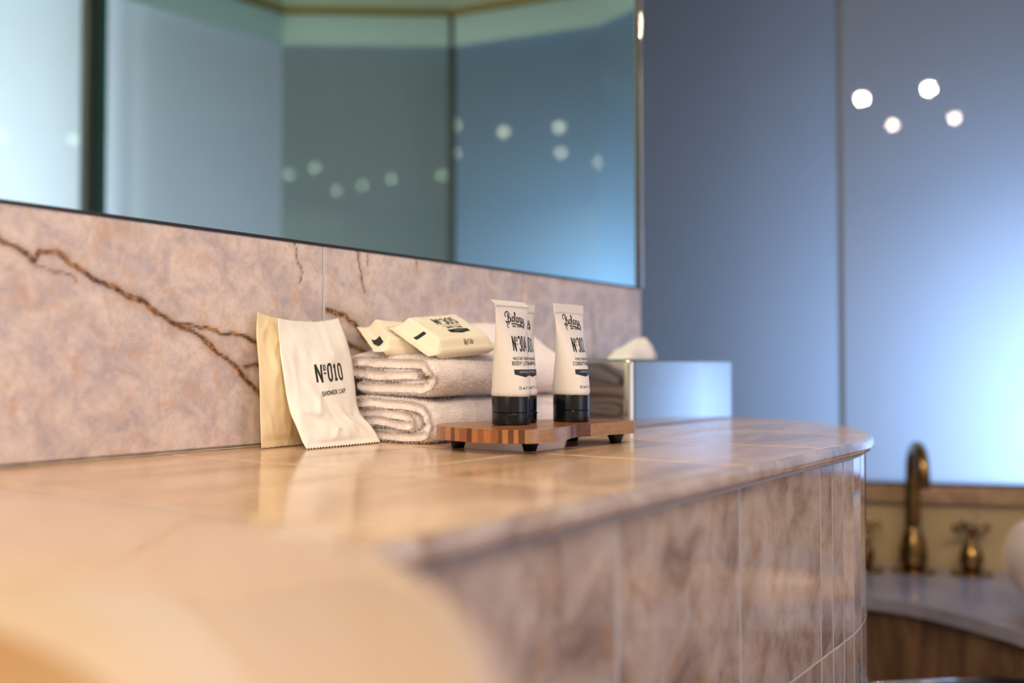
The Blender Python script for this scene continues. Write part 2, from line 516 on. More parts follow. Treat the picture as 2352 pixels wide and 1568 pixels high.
# glazing segments, listed so that the outside is to the right of p->q
SEGS = [('window_1', (2.153, 1.30), KP, 'grey frosted glass panel behind the tissue box, beyond the mirror end'),
        ('window_2', KP, K3, 'blue frosted glass panel behind the bath tap, brightest at its right'),
        ('window_3', K3, K2, 'blue green frosted glass panel seen right of the dark post in the mirror'),
        ('window_4', K2, K1, 'dark grey frosted glass panel with five lamp spots in the mirror'),
        ('window_5', K1, K0, 'blue grey frosted glass panel seen left of the corner in the mirror'),
        ('window_6', K0, (0.62, -1.32), 'bright white frosted window at the left edge of the mirror')]
for nm, p, q, lab in SEGS:
    def out_dir(p, q):
        u = (Vector(q) - Vector(p)).normalized()
        n = Vector((u.y, -u.x))
        c = (Vector(p) + Vector(q)) / 2 - Vector((0.9, 0.3))
        return 1 if n.dot(c) > 0 else -1
    s = out_dir(p, q)
    w = thing(nm, lab, 'window', (p[0], p[1], ZLED), kind='structure')
    P, Q = Vector(p), Vector(q)
    u = (Q - P).normalized(); n = Vector((u.y, -u.x)) * s
    zb = -0.85 if nm == 'window_1' else ZLED
    z0, z1 = ZLED + 0.002, 1.005
    vs = []
    for a in (P, Q):
        for k in (0, 0.010):
            b = a + n * k
            vs += [(b.x, b.y, z0), (b.x, b.y, z1)]
    # order: P in b/t, P out b/t, Q in b/t, Q out b/t
    fs = [(0, 1, 5, 4), (2, 3, 7, 6), (0, 1, 3, 2), (4, 5, 7, 6), (0, 2, 6, 4), (1, 3, 7, 5)]
    pane = mesh_obj('frosted_pane', vs, fs, M['frost'], w, mats=[M['clear']], fm=[0, 1, 1, 1, 1, 1])
    tmp = bmesh.new(); tmp.from_mesh(pane.data); bmesh.ops.recalc_face_normals(tmp, faces=tmp.faces[:]); tmp.to_mesh(pane.data); tmp.free()
    bm_obj('header_rail', seg_prism(p, q, -0.006 * s, 0.03 * s, 1.005, ZG - 0.006), M['header'], w)
    bm_obj('gold_molding', seg_prism(p, q, -0.022 * s, 0.03 * s, ZG - 0.006, ZG + 0.010), M['gold'], w)
    bm_obj('bottom_gasket', seg_prism(p, q, -0.006 * s, 0.012 * s, ZLED, ZLED + 0.005), M['black_trim'], w)
    d = seg_prism(p, q, 0.0, 0.06 * s, ZG + 0.010, 1.45)
    k = SEGS.index((nm, p, q, lab)) + 1
    tag(bm_obj('trim_%d' % k, d, M['ceiling']), 'pale upper wall above the gold molding of glazing bay %d' % k, 'trim', kind='structure')
    lw = thing('trim_%d' % (k + 10), 'marble ledge and cream dado under glazing bay %d' % k, 'trim', (p[0], p[1], -0.85), kind='structure')
    bm_obj('marble_ledge', seg_prism(p, q, -0.028 * s, 0.05 * s, -0.204, ZLED), M['ledge'], lw)
    # cream dado built from tall tiles
    Ln = (Q - P).length
    nt_ = max(1, round(Ln / 0.30))
    for i in range(nt_):
        a = P + u * (Ln * i / nt_ + 0.0006); b = P + u * (Ln * (i + 1) / nt_ - 0.0006)
        bm_obj('tile', seg_prism(a[:], b[:], 0.0, 0.045 * s, -0.85, -0.204), M['cream'], lw)

def post(name, p, r, mat, lab, z0=ZLED, z1=ZG):
    o = bm_obj(name, box_bm(p[0] - r, p[0] + r, p[1] - r, p[1] + r, z0, z1, bev=0.003), mat, loc=(p[0], p[1], z0))
    tag(o, lab, 'post', kind='structure')
    return o
post('trim_20', (K2[0] - 0.003, K2[1] - 0.001), 0.0085, M['post'], 'slim dark post between two frosted panels, reflected in the mirror')
post('trim_21', (K0[0] - 0.018, K0[1] - 0.002), 0.016, M['post'], 'dark post beside the bright window, reflected at the left of the mirror')
post('trim_22', (K0[0] + 0.012, K0[1] + 0.004), 0.009, M['post_green'], 'dark green glass edge beside the dark post, reflected at the left of the mirror')
post('trim_23', (KP[0] - 0.002, KP[1]), 0.005, simple('grey_seal', (0.20, 0.21, 0.23), 0.4), 'thin grey seal between the two frosted panels behind the counter', ZLED)

# unseen blockers added outside the bay to keep daylight off neighbouring panels
tag(bm_obj('light_blocker', seg_prism((K0[0] + 0.03, K0[1] - 0.11), (1.50, -2.3), 0, -0.08, -0.85, 1.45), M['plaster']), 'added light blocker outside, hidden behind the post beside the bright window', 'wall', kind='structure')
tag(bm_obj('light_blocker', seg_prism((K2[0] + 0.035, K2[1] - 0.03), (2.95, -0.75), 0, 0.08, -0.85, 1.45), M['plaster']), 'added light blocker outside, hidden behind the slim dark post of the bay', 'wall', kind='structure')

# ------------------------------------------------------------------ backsplash: marble panels with hand-placed veins
VEINS = [([(0.30, 0.215), (0.36, 0.192), (0.388, 0.178), (0.395, 0.174), (0.416, 0.163), (0.422, 0.160), (0.425, 0.169), (0.441, 0.168), (0.459, 0.158), (0.487, 0.145), (0.52, 0.132), (0.551, 0.117), (0.579, 0.104), (0.604, 0.088), (0.622, 0.074), (0.637, 0.061), (0.660, 0.045)], 0.0019, 1.0),
         ([(0.409, 0.165), (0.421, 0.158), (0.441, 0.154), (0.454, 0.151), (0.458, 0.146)], 0.0011, 0.6),
         ([(0.551, 0.117), (0.584, 0.113), (0.614, 0.109), (0.645, 0.099), (0.670, 0.093)], 0.0016, 0.9),
         ([(0.629, 0.077), (0.645, 0.08), (0.67, 0.078)], 0.0016, 0.7),
         ([(0.692, 0.205), (0.696, 0.188), (0.701, 0.175), (0.701, 0.162)], 0.0007, 0.8),
         ([(0.783, 0.205), (0.785, 0.191), (0.789, 0.172), (0.793, 0.160)], 0.0009, 0.8),
         ([(0.799, 0.200), (0.801, 0.188)], 0.0007, 0.6),
         ([(0.879, 0.205), (0.882, 0.187)], 0.0008, 0.7),
         ([(1.28, 0.17), (1.29, 0.10), (1.285, 0.07)], 0.0014, 0.6),
         ([(0.736, 0.135), (0.763, 0.133), (0.783, 0.118), (0.803, 0.102), (0.824, 0.083), (0.85, 0.06)], 0.0026, 0.95),
         ([(0.736, 0.096), (0.763, 0.101), (0.789, 0.097), (0.824, 0.073)], 0.0034, 0.8),
         ([(0.655, 0.05), (0.70, 0.085), (0.733, 0.09)], 0.003, 0.6)]
def marble_panel(x0, x1, z0, z1, parent, rx=0.0021):
    nx = int((x1 - x0) / rx) if x1 > 0.2 else 12
    nz = int((z1 - z0) / rx) if x1 > 0.2 else 4
    if x1 > 1.2:
        nx = int((x1 - x0) / 0.0045)
    xs = np.linspace(x0, x1, nx + 1); zs = np.linspace(z0, z1, nz + 1)
    X, Z = np.meshgrid(xs, zs)
    ex = np.minimum(X - x0, x1 - X); ez = np.minimum(Z - z0, z1 - Z)
    e = np.minimum(ex, ez)
    inner = D; 
    Y = np.full_like(X, inner)
    edge = (e < 1e-9)
    Y[edge] += 0.0015
    verts = np.stack([X, Y, Z], -1).reshape(-1, 3)
    v = []
    for x, y, z in verts:
        nx_ = noise.noise(Vector((x * 60, z * 60, 3.1))) * 0.0035 + noise.noise(Vector((x * 160, z * 160, 9))) * 0.0012
        nz_ = noise.noise(Vector((x * 60, z * 60, 7.7))) * 0.0035 + noise.noise(Vector((x * 160, z * 160, 4))) * 0.0012
        v.append((x + nx_, z + nz_))
    v = np.array(v)
    vein = np.zeros(len(v))
    for pts, wd, st in VEINS:
        pts = np.array(pts)
        dm = np.full(len(v), 9.0)
        for a, b in zip(pts, pts[1:]):
            ab = b - a
            t = np.clip(((v - a) @ ab) / (ab @ ab), 0, 1)
            d = np.linalg.norm(v - a - t[:, None] * ab, axis=1)
            dm = np.minimum(dm, d)
        val = st * (np.clip(1.25 - dm / (wd * 1.2), 0, 1) * 0.9 + 0.30 * np.exp(-(dm / (wd * 3.2)) ** 2))
        vein = np.maximum(vein, val)
    W = nx + 1
    faces = [(j * W + i, j * W + i + 1, (j + 1) * W + i + 1, (j + 1) * W + i) for j in range(nz) for i in range(nx)]
    base = len(verts)
    vl = [tuple(p) for p in verts]
    bk = [(x0, D + 0.012, z0), (x1, D + 0.012, z0), (x1, D + 0.012, z1), (x0, D + 0.012, z1)]
    vl += bk
    bot = list(range(0, W)); top = [nz * W + i for i in range(W)]
    lef = [j * W for j in range(nz + 1)]; rig = [j * W + nx for j in range(nz + 1)]
    faces.append(tuple(bot[::-1] + [base, base + 1]))
    faces.append(tuple(top + [base + 2, base + 3]))
    faces.append(tuple(lef + [base + 3, base]))
    faces.append(tuple(rig[::-1] + [base + 1, base + 2]))
    faces.append((base, base + 3, base + 2, base + 1))
    o = mesh_obj('marble_panel', vl, faces, M['backsplash'], parent)
    at = o.data.attributes.new('vein', 'FLOAT', 'POINT')
    at.data.foreach_set('value', list(vein) + [0.0] * 4)
    return o
ZB = 0.2025
for x0, x1 in [(WX0, -1.9), (-1.9, -1.1), (-1.1, 0.0), (0.0, 0.7331), (0.7349, 1.1), (1.1012, WX1)]:
    marble_panel(x0 + 0.0002, x1 - 0.0002, 0.0018, ZB, wall_left)
box('grout_line', (0.7329, 0.7351, D + 0.0003, D + 0.012, 0.0, ZB - 0.001), simple('bluish_grout', (0.62, 0.66, 0.76), 0.6), wall_left)
# uneven bead of caulk along the foot of the backsplash
pts = []; rad = []
for i in range(150):
    x = 0.2 + i * 0.00833
    pts.append((x, D - 0.0006, 0.0008)); rad.append(0.0011 + 0.0007 * noise.noise(Vector((x * 45, 0, 0))))
bm_obj('caulk_bead', tube_bm(pts, rad, 6), M['caulk'], wall_left, smooth=True)

# ------------------------------------------------------------------ wall mirror
mir = thing('wall_mirror', 'wide wall mirror above the marble backsplash reflecting frosted glass panels', 'mirror', (0.0, D, ZB))
box('mirror_glass', (WX0 + 0.3, 1.4235, D + 0.0005, D + 0.006, ZB + 0.0022, 1.40), M['mirror'], mir)
box('bottom_channel', (WX0 + 0.3, 1.4235, D - 0.0008, D + 0.008, ZB + 0.0002, ZB + 0.0024), M['black_trim'], mir)
box('side_channel', (1.4235, 1.4345, D - 0.002, D + 0.010, ZB + 0.0002, 1.40), M['post'], mir)
box('chrome_edge', (1.4345, 1.4405, D - 0.003, D + 0.012, ZB + 0.0002, 1.40), M['chrome'], mir, bev=0.0015)

# ------------------------------------------------------------------ vanity counter outline
def outline(inset=0.0, n=26, x0=WX0):
    cx, cy, ax, ay = 1.03, 0.66, 0.42 - inset, 0.361 - inset
    pts = [(x0, 0.299 + inset)]
    pts += [(cx - 0.09, 0.299 + inset)]
    for i in range(n + 1):
        a = (PI / 2) * i / n
        pts.append((cx + ax * math.sin(a), cy - ay * math.cos(a)))
    pts.append((1.45 - inset, D - 0.0005)); pts.append((x0, D - 0.0005))
    return pts
CXL = -1.0
OUT = outline(0, x0=CXL)
ctr = thing('vanity_counter', 'tiled marble vanity counter with a rounded far end under the mirror', 'counter', (0.5, 0.5, -0.0149))

def cutter():
    poly = [(0.02 + 0.262 * math.cos(2 * PI * i / 64), 0.40 + 0.314 * math.sin(2 * PI * i / 64)) for i in range(64)]
    bm = prism_bm(poly, -0.2, 0.2)
    bmesh.ops.recalc_face_normals(bm, faces=bm.faces[:])
    me = bpy.data.meshes.new('cut'); bm.to_mesh(me); bm.free()
    o = bpy.data.objects.new('cut', me); COL.objects.link(o)
    return o
def bowl_cut(objs):
    c = cutter()
    mods = []
    for o in objs:
        b = o.modifiers.new('b', 'BOOLEAN'); b.object = c; b.operation = 'DIFFERENCE'; b.solver = 'EXACT'
    bpy.context.view_layer.update()
    dg = bpy.context.evaluated_depsgraph_get()
    for o in objs:
        me = bpy.data.meshes.new_from_object(o.evaluated_get(dg))
        o.modifiers.clear(); o.data = me
    me = c.data
    bpy.data.objects.remove(c); bpy.data.meshes.remove(me)

TJ = [0.9432 + 0.1977 * k for k in range(-10, 3)]
JX = [CXL] + [x for x in TJ if x > CXL + 0.05] + [1.6]
JY = [0.25, 0.5015, 0.80]
G = 0.0019
cuts = []
for i in range(len(JX) - 1):
    for j in range(len(JY) - 1):
        poly = clip_rect(OUT, JX[i] + G, JX[i + 1] - G, JY[j] + G, JY[j + 1] - G)
        if len(poly) < 3 or area(poly) < 1e-4:
            continue
        o = bm_obj('top_tile', prism_bm(poly, -0.0145, 0.0, bev=0.0008, seg=1), M['top'], ctr)
        if JX[i] < 0.31:
            cuts.append(o)
# rounded edge pieces: one per top-tile joint, hanging over the front
def edge_strip(x0, x1, pts, mat, nm, z0, z1, inset0=0.0, r=0.006):
    pass
core = bm_obj('grout_bed', prism_bm(outline(0.004, x0=CXL + 0.002), -0.0149, -0.0004), M['grout_warm'], ctr)
cuts.append(core)
CUTS = cuts
# half-round nose along the edge, split at the tile joints
def path_on_outline(pts):
    acc = [0]
    for a, b in zip(pts, pts[1:]):
        acc.append(acc[-1] + math.hypot(b[0] - a[0], b[1] - a[1]))
    return acc
def sample(pts, acc, s):
    for i in range(len(acc) - 1):
        if s <= acc[i + 1] or i == len(acc) - 2:
            t = (s - acc[i]) / max(1e-9, acc[i + 1] - acc[i])
            a, b = pts[i], pts[i + 1]
            return (a[0] + (b[0] - a[0]) * t, a[1] + (b[1] - a[1]) * t)
FP = outline(0.0, n=60, x0=0.20)[:-1]
FA = path_on_outline(FP)
def nose(s0, s1):
    n = max(2, int((s1 - s0) / 0.02))
    bm = bmesh.new()
    prof = [(0.0, -0.0146), (-0.0028, -0.0138), (-0.0046, -0.0115), (-0.0052, -0.0080), (-0.0045, -0.0040), (-0.0024, -0.0010), (0.0008, -0.0001), (0.004, -0.0002), (0.004, -0.0146)]
    rings = []
    for k in range(n + 1):
        s = s0 + (s1 - s0) * k / n
        p = sample(FP, FA, s); q = sample(FP, FA, min(FA[-1], s + 0.004)); q0 = sample(FP, FA, max(0, s - 0.004))
        t = Vector((q[0] - q0[0], q[1] - q0[1])).normalized(); nn = Vector((-t.y, t.x))  # inward
        rings.append([bm.verts.new((p[0] + nn.x * a, p[1] + nn.y * a, z)) for a, z in prof])
    m_ = len(prof)
    for a, b in zip(rings, rings[1:]):
        for i in range(m_):
            bm.faces.new((a[i], a[(i + 1) % m_], b[(i + 1) % m_], b[i]))
    bm.faces.new(rings[0]); bm.faces.new(rings[-1][::-1])
    return bm_obj('edge_tile', bm, M['front'], ctr, smooth=True, auto=50)
JS = [x - 0.20 for x in TJ if x > 0.31 and x < 0.95] 
js = [0.0] + JS
s = js[-1]
rest = FA[-1] - s
for k in range(1, 5):
    js.append(s + rest * k / 4)
for a, b in zip(js, js[1:]):
    nose(a + 0.0006, b - 0.0006)

# ------------------------------------------------------------------ vanity body with tiled front
body = thing('vanity_cabinet', 'vanity body clad in pinkish marble tiles, narrow strips round its curved end', 'cabinet', (0.5, 0.5, -0.85))
bm_obj('cladding_bed', prism_bm(outline(0.0048, n=80, x0=CXL + 0.01), -0.85, -0.0150), M['grout'], body)
FI = outline(0.0045, n=80, x0=CXL + 0.01)[:-1]
FIA = path_on_outline(FI)
def s_of_x(x):
    return x - (CXL + 0.01)
def front_tile(s0, s1, z0, z1):
    n = 3 if s1 - s0 > 0.05 else 1
    bm = bmesh.new()
    rings = []
    for k in range(n + 1):
        s = s0 + (s1 - s0) * k / n
        p = sample(FI, FIA, s); q = sample(FI, FIA, min(FIA[-1], s + 0.003)); q0 = sample(FI, FIA, max(0, s - 0.003))
        t = Vector((q[0] - q0[0], q[1] - q0[1])).normalized(); nn = Vector((-t.y, t.x))
        rings.append([bm.verts.new((p[0] + nn.x * a, p[1] + nn.y * a, z)) for a, z in
                      ((0.006, z0), (0.0004, z0), (0.0, z0 + 0.0006), (0.0, z1 - 0.0006), (0.0004, z1), (0.006, z1))])
    for a, b in zip(rings, rings[1:]):
        for i in range(6):
            bm.faces.new((a[i], a[(i + 1) % 6], b[(i + 1) % 6], b[i]))
    bm.faces.new(rings[0]); bm.faces.new(rings[-1][::-1])
    bm_obj('front_tile', bm, M['front'], body)
fs_ = [0.0] + [s_of_x(x) for x in TJ if x > CXL + 0.05 and x < 0.95]
sN = fs_[-1]
nst = 22
rest = FIA[-1] - sN
strip_edges = [sN + rest * k / nst for k in range(nst + 1)]
rows = [(-0.0182, -0.1980), (-0.1990, -0.3955), (-0.3975, -0.6235), (-0.6255, -0.845)]
for z1, z0 in rows:
    for a, b in zip(fs_, fs_[1:]):
        front_tile(a + 0.0019, b - 0.0019, z0, z1)
    for a, b in zip(strip_edges, strip_edges[1:]):
        front_tile(a + 0.0016, b - 0.0016, z0, z1)

near = [o for o in body.children if o.name.startswith('cladding_bed') or min((o.matrix_basis @ v.co).x for v in o.data.vertices) + body.location.x < 0.31]
near = [o for o in near if o.name.startswith('cladding_bed') or max(v.co.z for v in o.data.vertices) + body.location.z > -0.25]
bowl_cut(CUTS + near)
# a tile the basin cuts in two becomes two tiles
for o in list(CUTS) + near:
    if not o.name.startswith(('top_tile', 'front_tile')):
        continue
    bm = bmesh.new(); bm.from_mesh(o.data)
    seen = set(); comps = []
    for v in bm.verts:
        if v in seen:
            continue
        stack = [v]; comp = set()
        while stack:
            w_ = stack.pop()
            if w_ in comp:
                continue
            comp.add(w_)
            stack += [e.other_vert(w_) for e in w_.link_edges]
        seen |= comp; comps.append(comp)
    nm = o.name.split('.')[0]
    if len(comps) > 1:
        for comp in comps[1:]:
            idx = {v: i for i, v in enumerate(comp)}
            me = bpy.data.meshes.new(nm)
            me.from_pydata([tuple(v.co) for v in comp], [], [[idx[v] for v in f.verts] for f in bm.faces if f.verts[0] in comp])
            me.materials.append(o.data.materials[0])
            link(bpy.data.objects.new(nm, me), o.parent)
        bmesh.ops.delete(bm, geom=[v for c_ in comps[1:] for v in c_], context='VERTS')
        bm.to_mesh(o.data)
    bm.free()
    if not len(o.data.vertices):
        bpy.data.objects.remove(o)

# ------------------------------------------------------------------ wash basin
bas = thing('wash_basin', 'cream porcelain wash basin with a broad rim, blurred in the foreground', 'basin', (0.02, 0.40, 0.0))
def ell(cx, cy, ax, ay, z, n=72):
    return [(cx + ax * math.cos(2 * PI * i / n), cy + ay * math.sin(2 * PI * i / n), z) for i in range(n)]
rings = [ell(0.02, 0.40, 0.255, 0.305, -0.17), ell(0.02, 0.40, 0.262, 0.312, -0.06), ell(0.02, 0.40, 0.268, 0.320, -0.020), ell(0.02, 0.40, 0.277, 0.329, -0.008),
         ell(0.02, 0.40, 0.282, 0.334, 0.003), ell(0.02, 0.40, 0.281, 0.333, 0.0085), ell(0.02, 0.40, 0.274, 0.326, 0.0125), ell(0.018, 0.395, 0.262, 0.312, 0.0125),
         ell(0.0, 0.36, 0.22, 0.27, 0.0075), ell(-0.012, 0.322, 0.188, 0.235, 0.002), ell(-0.015, 0.315, 0.178, 0.224, -0.004),
         ell(-0.016, 0.316, 0.158, 0.200, -0.012), ell(-0.018, 0.315, 0.145, 0.185, -0.04), ell(-0.02, 0.315, 0.12, 0.15, -0.10), ell(-0.02, 0.315, 0.08, 0.10, -0.135), ell(-0.02, 0.315, 0.03, 0.03, -0.145)]
# the front of the basin overhangs the counter; the part over the tiles is a shallow rim
vs = [p for r in rings for p in r]
n = 72
fs = [(a * n + i, a * n + (i + 1) % n, (a + 1) * n + (i + 1) % n, (a + 1) * n + i) for a in range(len(rings) - 1) for i in range(n)]
fs.append(tuple(range(n))[::-1]); fs.append(tuple((len(rings) - 1) * n + i for i in range(n)))
vs2 = []
for i, p in enumerate(vs):
    ring = i // n
    if ring <= 2:   # tuck the hidden underside inside the cut-out of the counter
        k = {0: 0.86, 1: 0.90, 2: 0.925}[ring]
        p = (0.02 + (p[0] - 0.02) * k, 0.40 + (p[1] - 0.40) * k, p[2])
    vs2.append(p)
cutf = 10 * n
mesh_obj('basin_rim', vs2, [f for k, f in enumerate(fs[:-2]) if k < cutf] + [fs[-2]], M['porcelain'], bas, smooth=True)
mesh_obj('inner_bowl', vs2[10 * n:], [tuple(i - 10 * n for i in f) for k, f in enumerate(fs[:-2]) if k >= cutf] + [tuple(i - 10 * n for i in fs[-1])], simple('shaded_porcelain', (0.50, 0.27, 0.11), 0.25, coat=0.4), bas, smooth=True)  # darker amber colour stands in for the shade inside the bowl
bm_obj('drain', lathe_bm([(0.026, -0.004), (0.026, 0.0), (0.020, 0.001), (0.004, -0.002)], (-0.02, 0.315, -0.1438), 24), M['chrome'], bas, smooth=True)

# ------------------------------------------------------------------ stroke lettering
def E(cx, cy, rx, ry, a0, a1, n=10):
    return [(cx + rx * math.cos(math.radians(a0 + (a1 - a0) * i / n)), cy + ry * math.sin(math.radians(a0 + (a1 - a0) * i / n))) for i in range(n + 1)]
GL = {
 'A': [[(0, 0), (0.5, 1), (1, 0)], [(0.2, 0.35), (0.8, 0.35)]],
 'B': [[(0.1, 0), (0.1, 1)], [(0.1, 1), (0.55, 1)] + E(0.55, 0.77, 0.35, 0.23, 90, -90)[1:] + [(0.1, 0.54)], [(0.1, 0.54), (0.55, 0.54)] + E(0.55, 0.27, 0.42, 0.27, 90, -90)[1:] + [(0.1, 0)]],
 'C': [E(0.55, 0.5, 0.5, 0.5, 45, 315, 18)],
 'D': [[(0.1, 0), (0.1, 1)], [(0.1, 1), (0.4, 1)] + E(0.4, 0.5, 0.55, 0.5, 90, -90, 14)[1:] + [(0.1, 0)]],
 'E': [[(0.9, 0.98), (0.1, 0.98), (0.1, 0.02), (0.95, 0.02)], [(0.1, 0.52), (0.75, 0.52)]],
 'F': [[(0.9, 1), (0.1, 1), (0.1, 0)], [(0.1, 0.52), (0.75, 0.52)]],
 'G': [E(0.52, 0.5, 0.48, 0.5, 50, 320, 16), [(1, 0.1), (1, 0.45), (0.6, 0.45)]],
 'H': [[(0.1, 0), (0.1, 1)], [(0.9, 0), (0.9, 1)], [(0.1, 0.52), (0.9, 0.52)]],
 'I': [[(0.5, 0), (0.5, 1)]],
 'K': [[(0.1, 0), (0.1, 1)], [(0.95, 1), (0.15, 0.42)], [(0.38, 0.58), (0.98, 0)]],
 'L': [[(0.1, 1), (0.1, 0.02), (0.9, 0.02)]],
 'M': [[(0.05, 0), (0.05, 1), (0.5, 0.25), (0.95, 1), (0.95, 0)]],
 'N': [[(0.08, 0), (0.08, 1), (0.92, 0), (0.92, 1)]],
 'O': [E(0.5, 0.5, 0.46, 0.5, 0, 360, 24)],
 'P': [[(0.1, 0), (0.1, 1)], [(0.1, 1), (0.55, 1)] + E(0.55, 0.74, 0.4, 0.26, 90, -90)[1:] + [(0.1, 0.48)]],
 'R': [[(0.1, 0), (0.1, 1)], [(0.1, 1), (0.55, 1)] + E(0.55, 0.75, 0.38, 0.25, 90, -90)[1:] + [(0.1, 0.5)], [(0.5, 0.5), (0.98, 0)]],
 'S': [E(0.5, 0.75, 0.4, 0.25, 20, 270, 12) + E(0.5, 0.25, 0.44, 0.25, 90, -160, 12)[1:]],
 'T': [[(0.5, 0), (0.5, 1)], [(0.02, 0.98), (0.98, 0.98)]],
 'U': [[(0.1, 1), (0.1, 0.35)] + E(0.5, 0.35, 0.4, 0.35, 180, 360)[1:] + [(0.9, 1)]],
 'W': [[(0, 1), (0.25, 0), (0.5, 0.85), (0.75, 0), (1, 1)]],
 'Y': [[(0, 1), (0.5, 0.48), (1, 1)], [(0.5, 0.5), (0.5, 0)]],
 '0': [[(0.12, 0.3), (0.12, 0.7)] + E(0.5, 0.75, 0.38, 0.25, 180, 0, 12) + E(0.5, 0.25, 0.38, 0.25, 0, -180, 12) + [(0.12, 0.3)]],
 '1': [[(0.15, 0.80), (0.55, 0.97), (0.55, 0.0)], [(0.15, 0.03), (0.95, 0.03)]],
 '2': [E(0.5, 0.74, 0.38, 0.26, 170, 0, 10) + [(0.86, 0.62), (0.12, 0.04), (0.92, 0.04)]],
 '3': [E(0.48, 0.76, 0.38, 0.24, 160, 0, 10) + [(0.86, 0.64), (0.74, 0.55), (0.45, 0.53)], [(0.45, 0.53), (0.76, 0.49), (0.88, 0.38), (0.88, 0.26)] + E(0.48, 0.24, 0.40, 0.24, 0, -160, 10)[1:]],
 '4': [[(0.70, 0), (0.70, 1), (0.05, 0.28), (1, 0.28)]],
 '5': [[(0.88, 0.97), (0.16, 0.97), (0.14, 0.56), (0.5, 0.62)] + E(0.48, 0.31, 0.40, 0.30, 80, -160, 12)],
 '8': [E(0.5, 0.76, 0.34, 0.24, 0, 360, 16), E(0.5, 0.26, 0.42, 0.26, 0, 360, 16)],
 '#': [E(0.5, 0.81, 0.34, 0.15, 0, 360, 18), [(0.08, 0.47), (0.92, 0.47)]],      # numero sign's raised o with its bar
 '.': [[(0.4, 0.0), (0.4, 0.1)]],
 ',': [[(0.45, 0.08), (0.35, -0.12)]],
 'm': [[(0.05, 0), (0.05, 0.6)], E(0.28, 0.38, 0.22, 0.22, 180, 0) + [(0.5, 0)], E(0.72, 0.38, 0.22, 0.22, 180, 0) + [(0.94, 0)]],
 'l': [[(0.5, 0), (0.5, 1)]],
 'g': [E(0.5, 0.32, 0.36, 0.28, 0, 360, 16), [(0.86, 0.6), (0.86, -0.12)] + E(0.5, -0.12, 0.36, 0.2, 0, -150, 8)[1:]],
 'o': [E(0.5, 0.32, 0.38, 0.32, 0, 360, 16)],
 'z': [[(0.1, 0.6), (0.9, 0.6), (0.1, 0.02), (0.9, 0.02)]],
 'f': [[(0.8, 0.95), (0.45, 0.9), (0.42, 0)], [(0.1, 0.6), (0.75, 0.6)]],
 'e': [[(0.15, 0.5), (0.95, 0.5)] + E(0.53, 0.5, 0.44, 0.5, 5, 320, 18)],
}
WID = {'I': 0.30, '.': 0.25, ',': 0.25, 'l': 0.25, 'M': 1.15, 'W': 1.25, 'm': 1.05, '1': 0.75, 'f': 0.6, '#': 0.62}
def text_strokes(s, w, gap, wt, serif=False, bold=1.0):
    """list of (points, width) in em; returns strokes, total advance"""
    x = 0.0; out = []
    for ch in s:
        if ch == ' ':
            x += w * 0.7; continue
        cw = w * WID.get(ch, 1.0)
        for pl in GL[ch]:
            out.append(([(x + px * cw, py) for px, py in pl], wt * (0.55 if ch == '#' else 1)))
        if serif and ch in 'ABDEFHIKLMNPRTUWYlm1':
            for pl in GL[ch]:
                for (px, py) in (pl[0], pl[-1]):
                    if (abs(py) < 0.03 or abs(py - 1) < 0.03) and len(pl) < 12:
                        hw = min(0.22 * w, cw * 0.5)
                        yy = 0.03 if py < 0.5 else 0.97
                        out.append(([(x + px * cw - hw, yy), (x + px * cw + hw, yy)], wt * 0.5))
        x += cw + gap
    return out, x - gap
def resample(pts, step):
    out = [pts[0]]
    for a, b in zip(pts, pts[1:]):
        d = math.hypot(b[0] - a[0], b[1] - a[1])
        k = max(1, int(math.ceil(d / step)))
        for i in range(1, k + 1):
            out.append((a[0] + (b[0] - a[0]) * i / k, a[1] + (b[1] - a[1]) * i / k))
    return out
